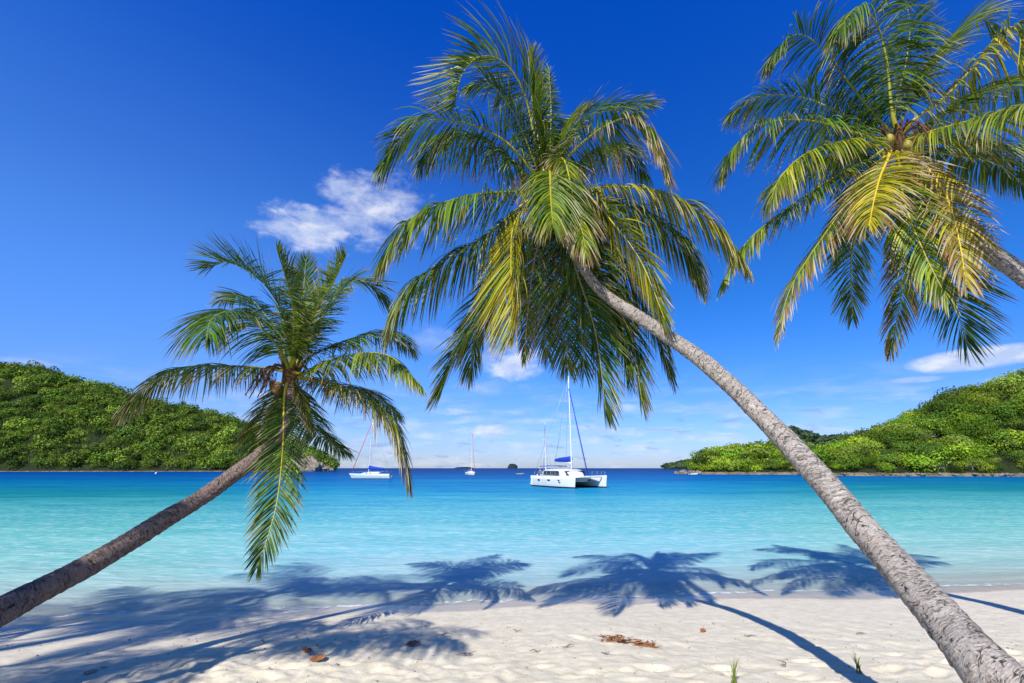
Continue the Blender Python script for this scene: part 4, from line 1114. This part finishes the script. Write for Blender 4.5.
def twig(px, py, l, rz, seed, lab):
    c = on_ground(px, py); rs = np.random.RandomState(seed); p = Parts(); l *= .8
    P = [(x * l, rs.randn() * .02, .012 + abs(rs.randn()) * .012) for x in (-.5, -.2, .1, .5)]
    p.tube(P, [.003, .0055, .005, .002], 6, 12)
    for k in range(seed % 3): q = P[1 + k % 2]; p.tube([q, (q[0] + .05, q[1] + rs.uniform(-.06, .06), .02)], [.004, .002], 5)
    o = p.build('twig', M_TWIG, None, loc=c); o.rotation_euler = (0, 0, rz); tag(o, lab, 'twig', 'twigs on the sand')
for q in ((445, 637, .26, -.1, 1, 'thin curved twig on the sand right of the flat brown leaf'), (466, 655, .3, .2, 2, 'forked twig on the sand at bottom left of centre'), (536, 653, .16, .3, 3, 'short dark twig below the middle of the beach'), (568, 648, .2, .5, 4, 'twig left of the seaweed clump'),
          (862, 636, .15, .2, 5, 'short dark twig on the sand left of the big trunk'), (517, 632, .16, -.4, 6, 'tiny twig high on the beach at centre'), (606, 655, .12, .1, 7, 'tiny twig below the seaweed clump'), (781, 667, .14, 1.0, 8, 'small twig on the sand left of the trunk shadow'), (750, 637, .2, .0, 9, 'flat twig right of the dark leaf')):
    twig(*q)
M_GRASS = mat_leaf('grass_blade', .3, .5, .3)
def tuft(px, py, h, n, seed, lab):
    c = on_ground(px, py); rs = np.random.RandomState(seed); p = Parts()
    for k in range(n):
        a = rs.uniform(0, 2 * PI); sp_ = rs.uniform(.02, .09); hh = h * rs.uniform(.5, 1.1)
        P = [(0 + rs.randn() * .015, rs.randn() * .015, -.02), (math.cos(a) * sp_ * .4, math.sin(a) * sp_ * .4, hh * .6), (math.cos(a) * sp_ * 1.1, math.sin(a) * sp_ * 1.1, hh)]
        p.tube(P, [.0045, .004, .0008], 4, 8, col=np.array((.20, .27, .04)) * rs.uniform(.7, 1.3), flat=.35)
    o = p.build('grass_tuft', M_GRASS, None, loc=c); tag(o, lab, 'grass tuft', 'grass tufts on the sand')
tuft(735, 684, .22, 16, 1, 'yellow green grass tuft at the bottom edge left of the trunk shadow')
tuft(859, 673, .19, 13, 2, 'green grass tuft growing in the shadow of the leaning trunk')
# scattered pebbles and shell grit
p = Parts(); rs = np.random.RandomState(9)
for k in range(900):
    y = rs.uniform(4.6, 8.4); x = rs.uniform(-1, 1) * y * 1.05
    if shore(x) - y < 1.7 and rs.rand() < .8: continue
    r = abs(rs.randn()) * .007 + .003; V_, Q_ = rock_mesh((x, y, gz(x, y) + r * .3), r, k, 6); p.add(V_, (Q_,))
tag(p.build('pebbles', M_SHELL, None, False), 'scattered small pebbles and shell bits over the dry sand', 'pebbles', None, 'stuff')
# half-buried crusty stones at the lower left
for k, (px, py, r, lab) in enumerate(((92, 672, .055, 'larger crusty stone half buried in the shaded sand, lower left'), (104, 668, .035, 'smaller crusty stone beside the larger one at the lower left'))):
    c = on_ground(px, py); p = Parts(); V_, Q_ = rock_mesh((0, 0, 0), r, 300 + k, 18, .5); p.add(V_, (Q_,)); o = p.build('rock', M_SHELL, None, False, loc=c); tag(o, lab, 'rock')

# ------------------------------------------------------------------ sky, sun, camera
w = bpy.data.worlds.new('World'); scene.world = w; w.use_nodes = True
t = NT(w.node_tree); out = t.n('ShaderNodeOutputWorld')
EL = math.atan(1 / math.hypot(SA, SB))
sky = t.n('ShaderNodeTexSky'); sky.sky_type = 'NISHITA'; sky.sun_disc = False
sky.sun_elevation = EL; sky.sun_rotation = math.atan2(-SA, -SB) % (2 * PI)
sky.altitude = 0; sky.air_density = 1.0; sky.dust_density = .3; sky.ozone_density = 2.5
co = t.n('ShaderNodeTexCoord').outputs['Generated']
sx = t.n('ShaderNodeSeparateXYZ'); t.link(co, sx.inputs[0])
az = t.math('ARCTAN2', sx.outputs[0], sx.outputs[1]); el = t.math('ARCSINE', sx.outputs[2])
hs = t.n('ShaderNodeHueSaturation'); hs.inputs['Saturation'].default_value = 1.25; hs.inputs['Value'].default_value = 1.0
t.link(sky.outputs[0], hs.inputs['Color'])
midc = t.mix(t.sstep(az, -.75, .35), (.85, 1.12, 1.72), (.24, .67, 1.24))
mid = t.mix(t.sstep(el, .34, .92), midc, (.03, .64, 1.78))
tint = t.mix(t.sstep(el, -.02, .36), (.50, .62, 1.14), mid)
tint = t.mix(t.sstep(sx.outputs[1], .25, -.35), tint, (.36, .72, 1.15))
skyc = t.mix(1.0, hs.outputs[0], tint, 'MULTIPLY')
aev = t.n('ShaderNodeCombineXYZ'); t.link(az, aev.inputs[0]); t.link(el, aev.inputs[1]); AE = aev.outputs[0]
def cloudmask(px, py, rx, ry, sc, amp, soft=.5, det=6):
    a0, e0 = azel(px, py); a1, _ = azel(px + rx, py); _, e1 = azel(px, py - ry)
    ra, re = abs(a1 - a0), abs(e1 - e0)
    u = t.math('DIVIDE', t.math('SUBTRACT', az, a0), ra); v = t.math('DIVIDE', t.math('SUBTRACT', el, e0), re)
    d = t.math('ADD', t.math('MULTIPLY', u, u), t.math('MULTIPLY', v, v))
    n = t.noise(stretch(t, AE, 1, 1.8, 1), sc, det, .6, .3)
    q = t.math('ADD', t.math('SUBTRACT', 1.0, d), t.math('MULTIPLY', t.math('SUBTRACT', n, .5), amp))
    return t.sstep(q, 0, soft)
cl = None
for args, k in (((308, 229, 56, 27, 20, 2.4, 1.2), .8), ((376, 210, 60, 42, 17, 2.8, 1.5), .8), ((348, 190, 38, 20, 22, 2.4, 1.3), .7), ((400, 200, 30, 14, 20, 2.6, 1.2), .4), ((512, 362, 42, 22, 20, 2.6, 1.2), .75), ((490, 388, 45, 9, 20, 2.4, 1.4), .3),
                ((975, 359, 85, 13, 12, 1.6, .8), .85), ((915, 380, 34, 4, 14, 1.6, 1.0), .45), ((492, 431, 24, 9, 26, 2.4, 1.0), .75), ((455, 411, 34, 5, 26, 2.2, 1.2), .4), ((535, 421, 30, 4, 26, 2.2, 1.2), .45), ((430, 436, 26, 4, 26, 2.2, 1.2), .45), ((620, 408, 30, 5, 24, 2.2, 1.2), .4), ((650, 430, 36, 4, 26, 2.2, 1.2), .5), ((740, 412, 40, 6, 22, 2.4, 1.4), .4), ((528, 445, 34, 4, 28, 2.2, 1.2), .5), ((250, 395, 40, 8, 20, 2.5, 1.5), .5), ((30, 362, 40, 5, 20, 2.5, 1.5), .4), ((435, 340, 40, 18, 14, 3, 1.6), .25)):
    m = t.math('MULTIPLY', cloudmask(*args), k); cl = m if cl is None else t.math('MAXIMUM', cl, m)
# thin low cloud band above the horizon
band = t.math('MULTIPLY', t.sstep(el, .0, .04, .9, 1), t.sstep(el, .04, .20, 1, 0))
bn = t.noise(stretch(t, AE, 1.2, 6, 1), 7, 6, .6, .4)
bm = t.math('MULTIPLY', t.math('MULTIPLY', band, t.sstep(bn, .42, .68)), .5)
cl = t.math('MAXIMUM', cl, bm)
shadec = t.noise(stretch(t, AE, 1, 2.5, 1), 14, 5, .6)
cc = t.mix(t.sstep(shadec, .4, .62), (4.3, 5.1, 7.0), (6.9, 7.1, 7.7))
fin = t.mix(cl, skyc, cc)
# small grey-blue cloud patches in the low band
gp_ = t.noise(stretch(t, AE, 1, 4.5, 1), 17, 4, .55, .3)
gm = t.math('MULTIPLY', t.math('MULTIPLY', band, t.sstep(gp_, .57, .68)), .5)
fin = t.mix(gm, fin, (2.0, 3.0, 5.6))
bg = t.n('ShaderNodeBackground'); t.link(fin, bg.inputs[0]); bg.inputs[1].default_value = .10
t.link(bg.outputs[0], out.inputs[0])
sun = bpy.data.lights.new('sun', 'SUN'); sun.energy = 5.0; sun.angle = math.radians(.53); sun.color = (1, .955, .88)
so = bpy.data.objects.new('sun', sun); COL.objects.link(so)
so.rotation_euler = Vector((SA, SB, -1)).to_track_quat('-Z', 'Y').to_euler(); so.location = (-10, -20, 30)
cam = bpy.data.cameras.new('camera'); cam.lens = 17; cam.sensor_width = 36; cam.clip_end = 20000; cam.clip_start = .05
cob = bpy.data.objects.new('camera', cam); COL.objects.link(cob); cob.location = (0, 0, CAMH); cob.rotation_euler = (PI / 2 + PITCH, 0, 0)
scene.camera = cob
vs = scene.view_settings; vs.view_transform = 'Standard'; vs.look = 'None'; vs.gamma = 1; vs.exposure = 0.4
scene.render.resolution_x = 1024; scene.render.resolution_y = 683
scene.cycles.transparent_max_bounces = 16
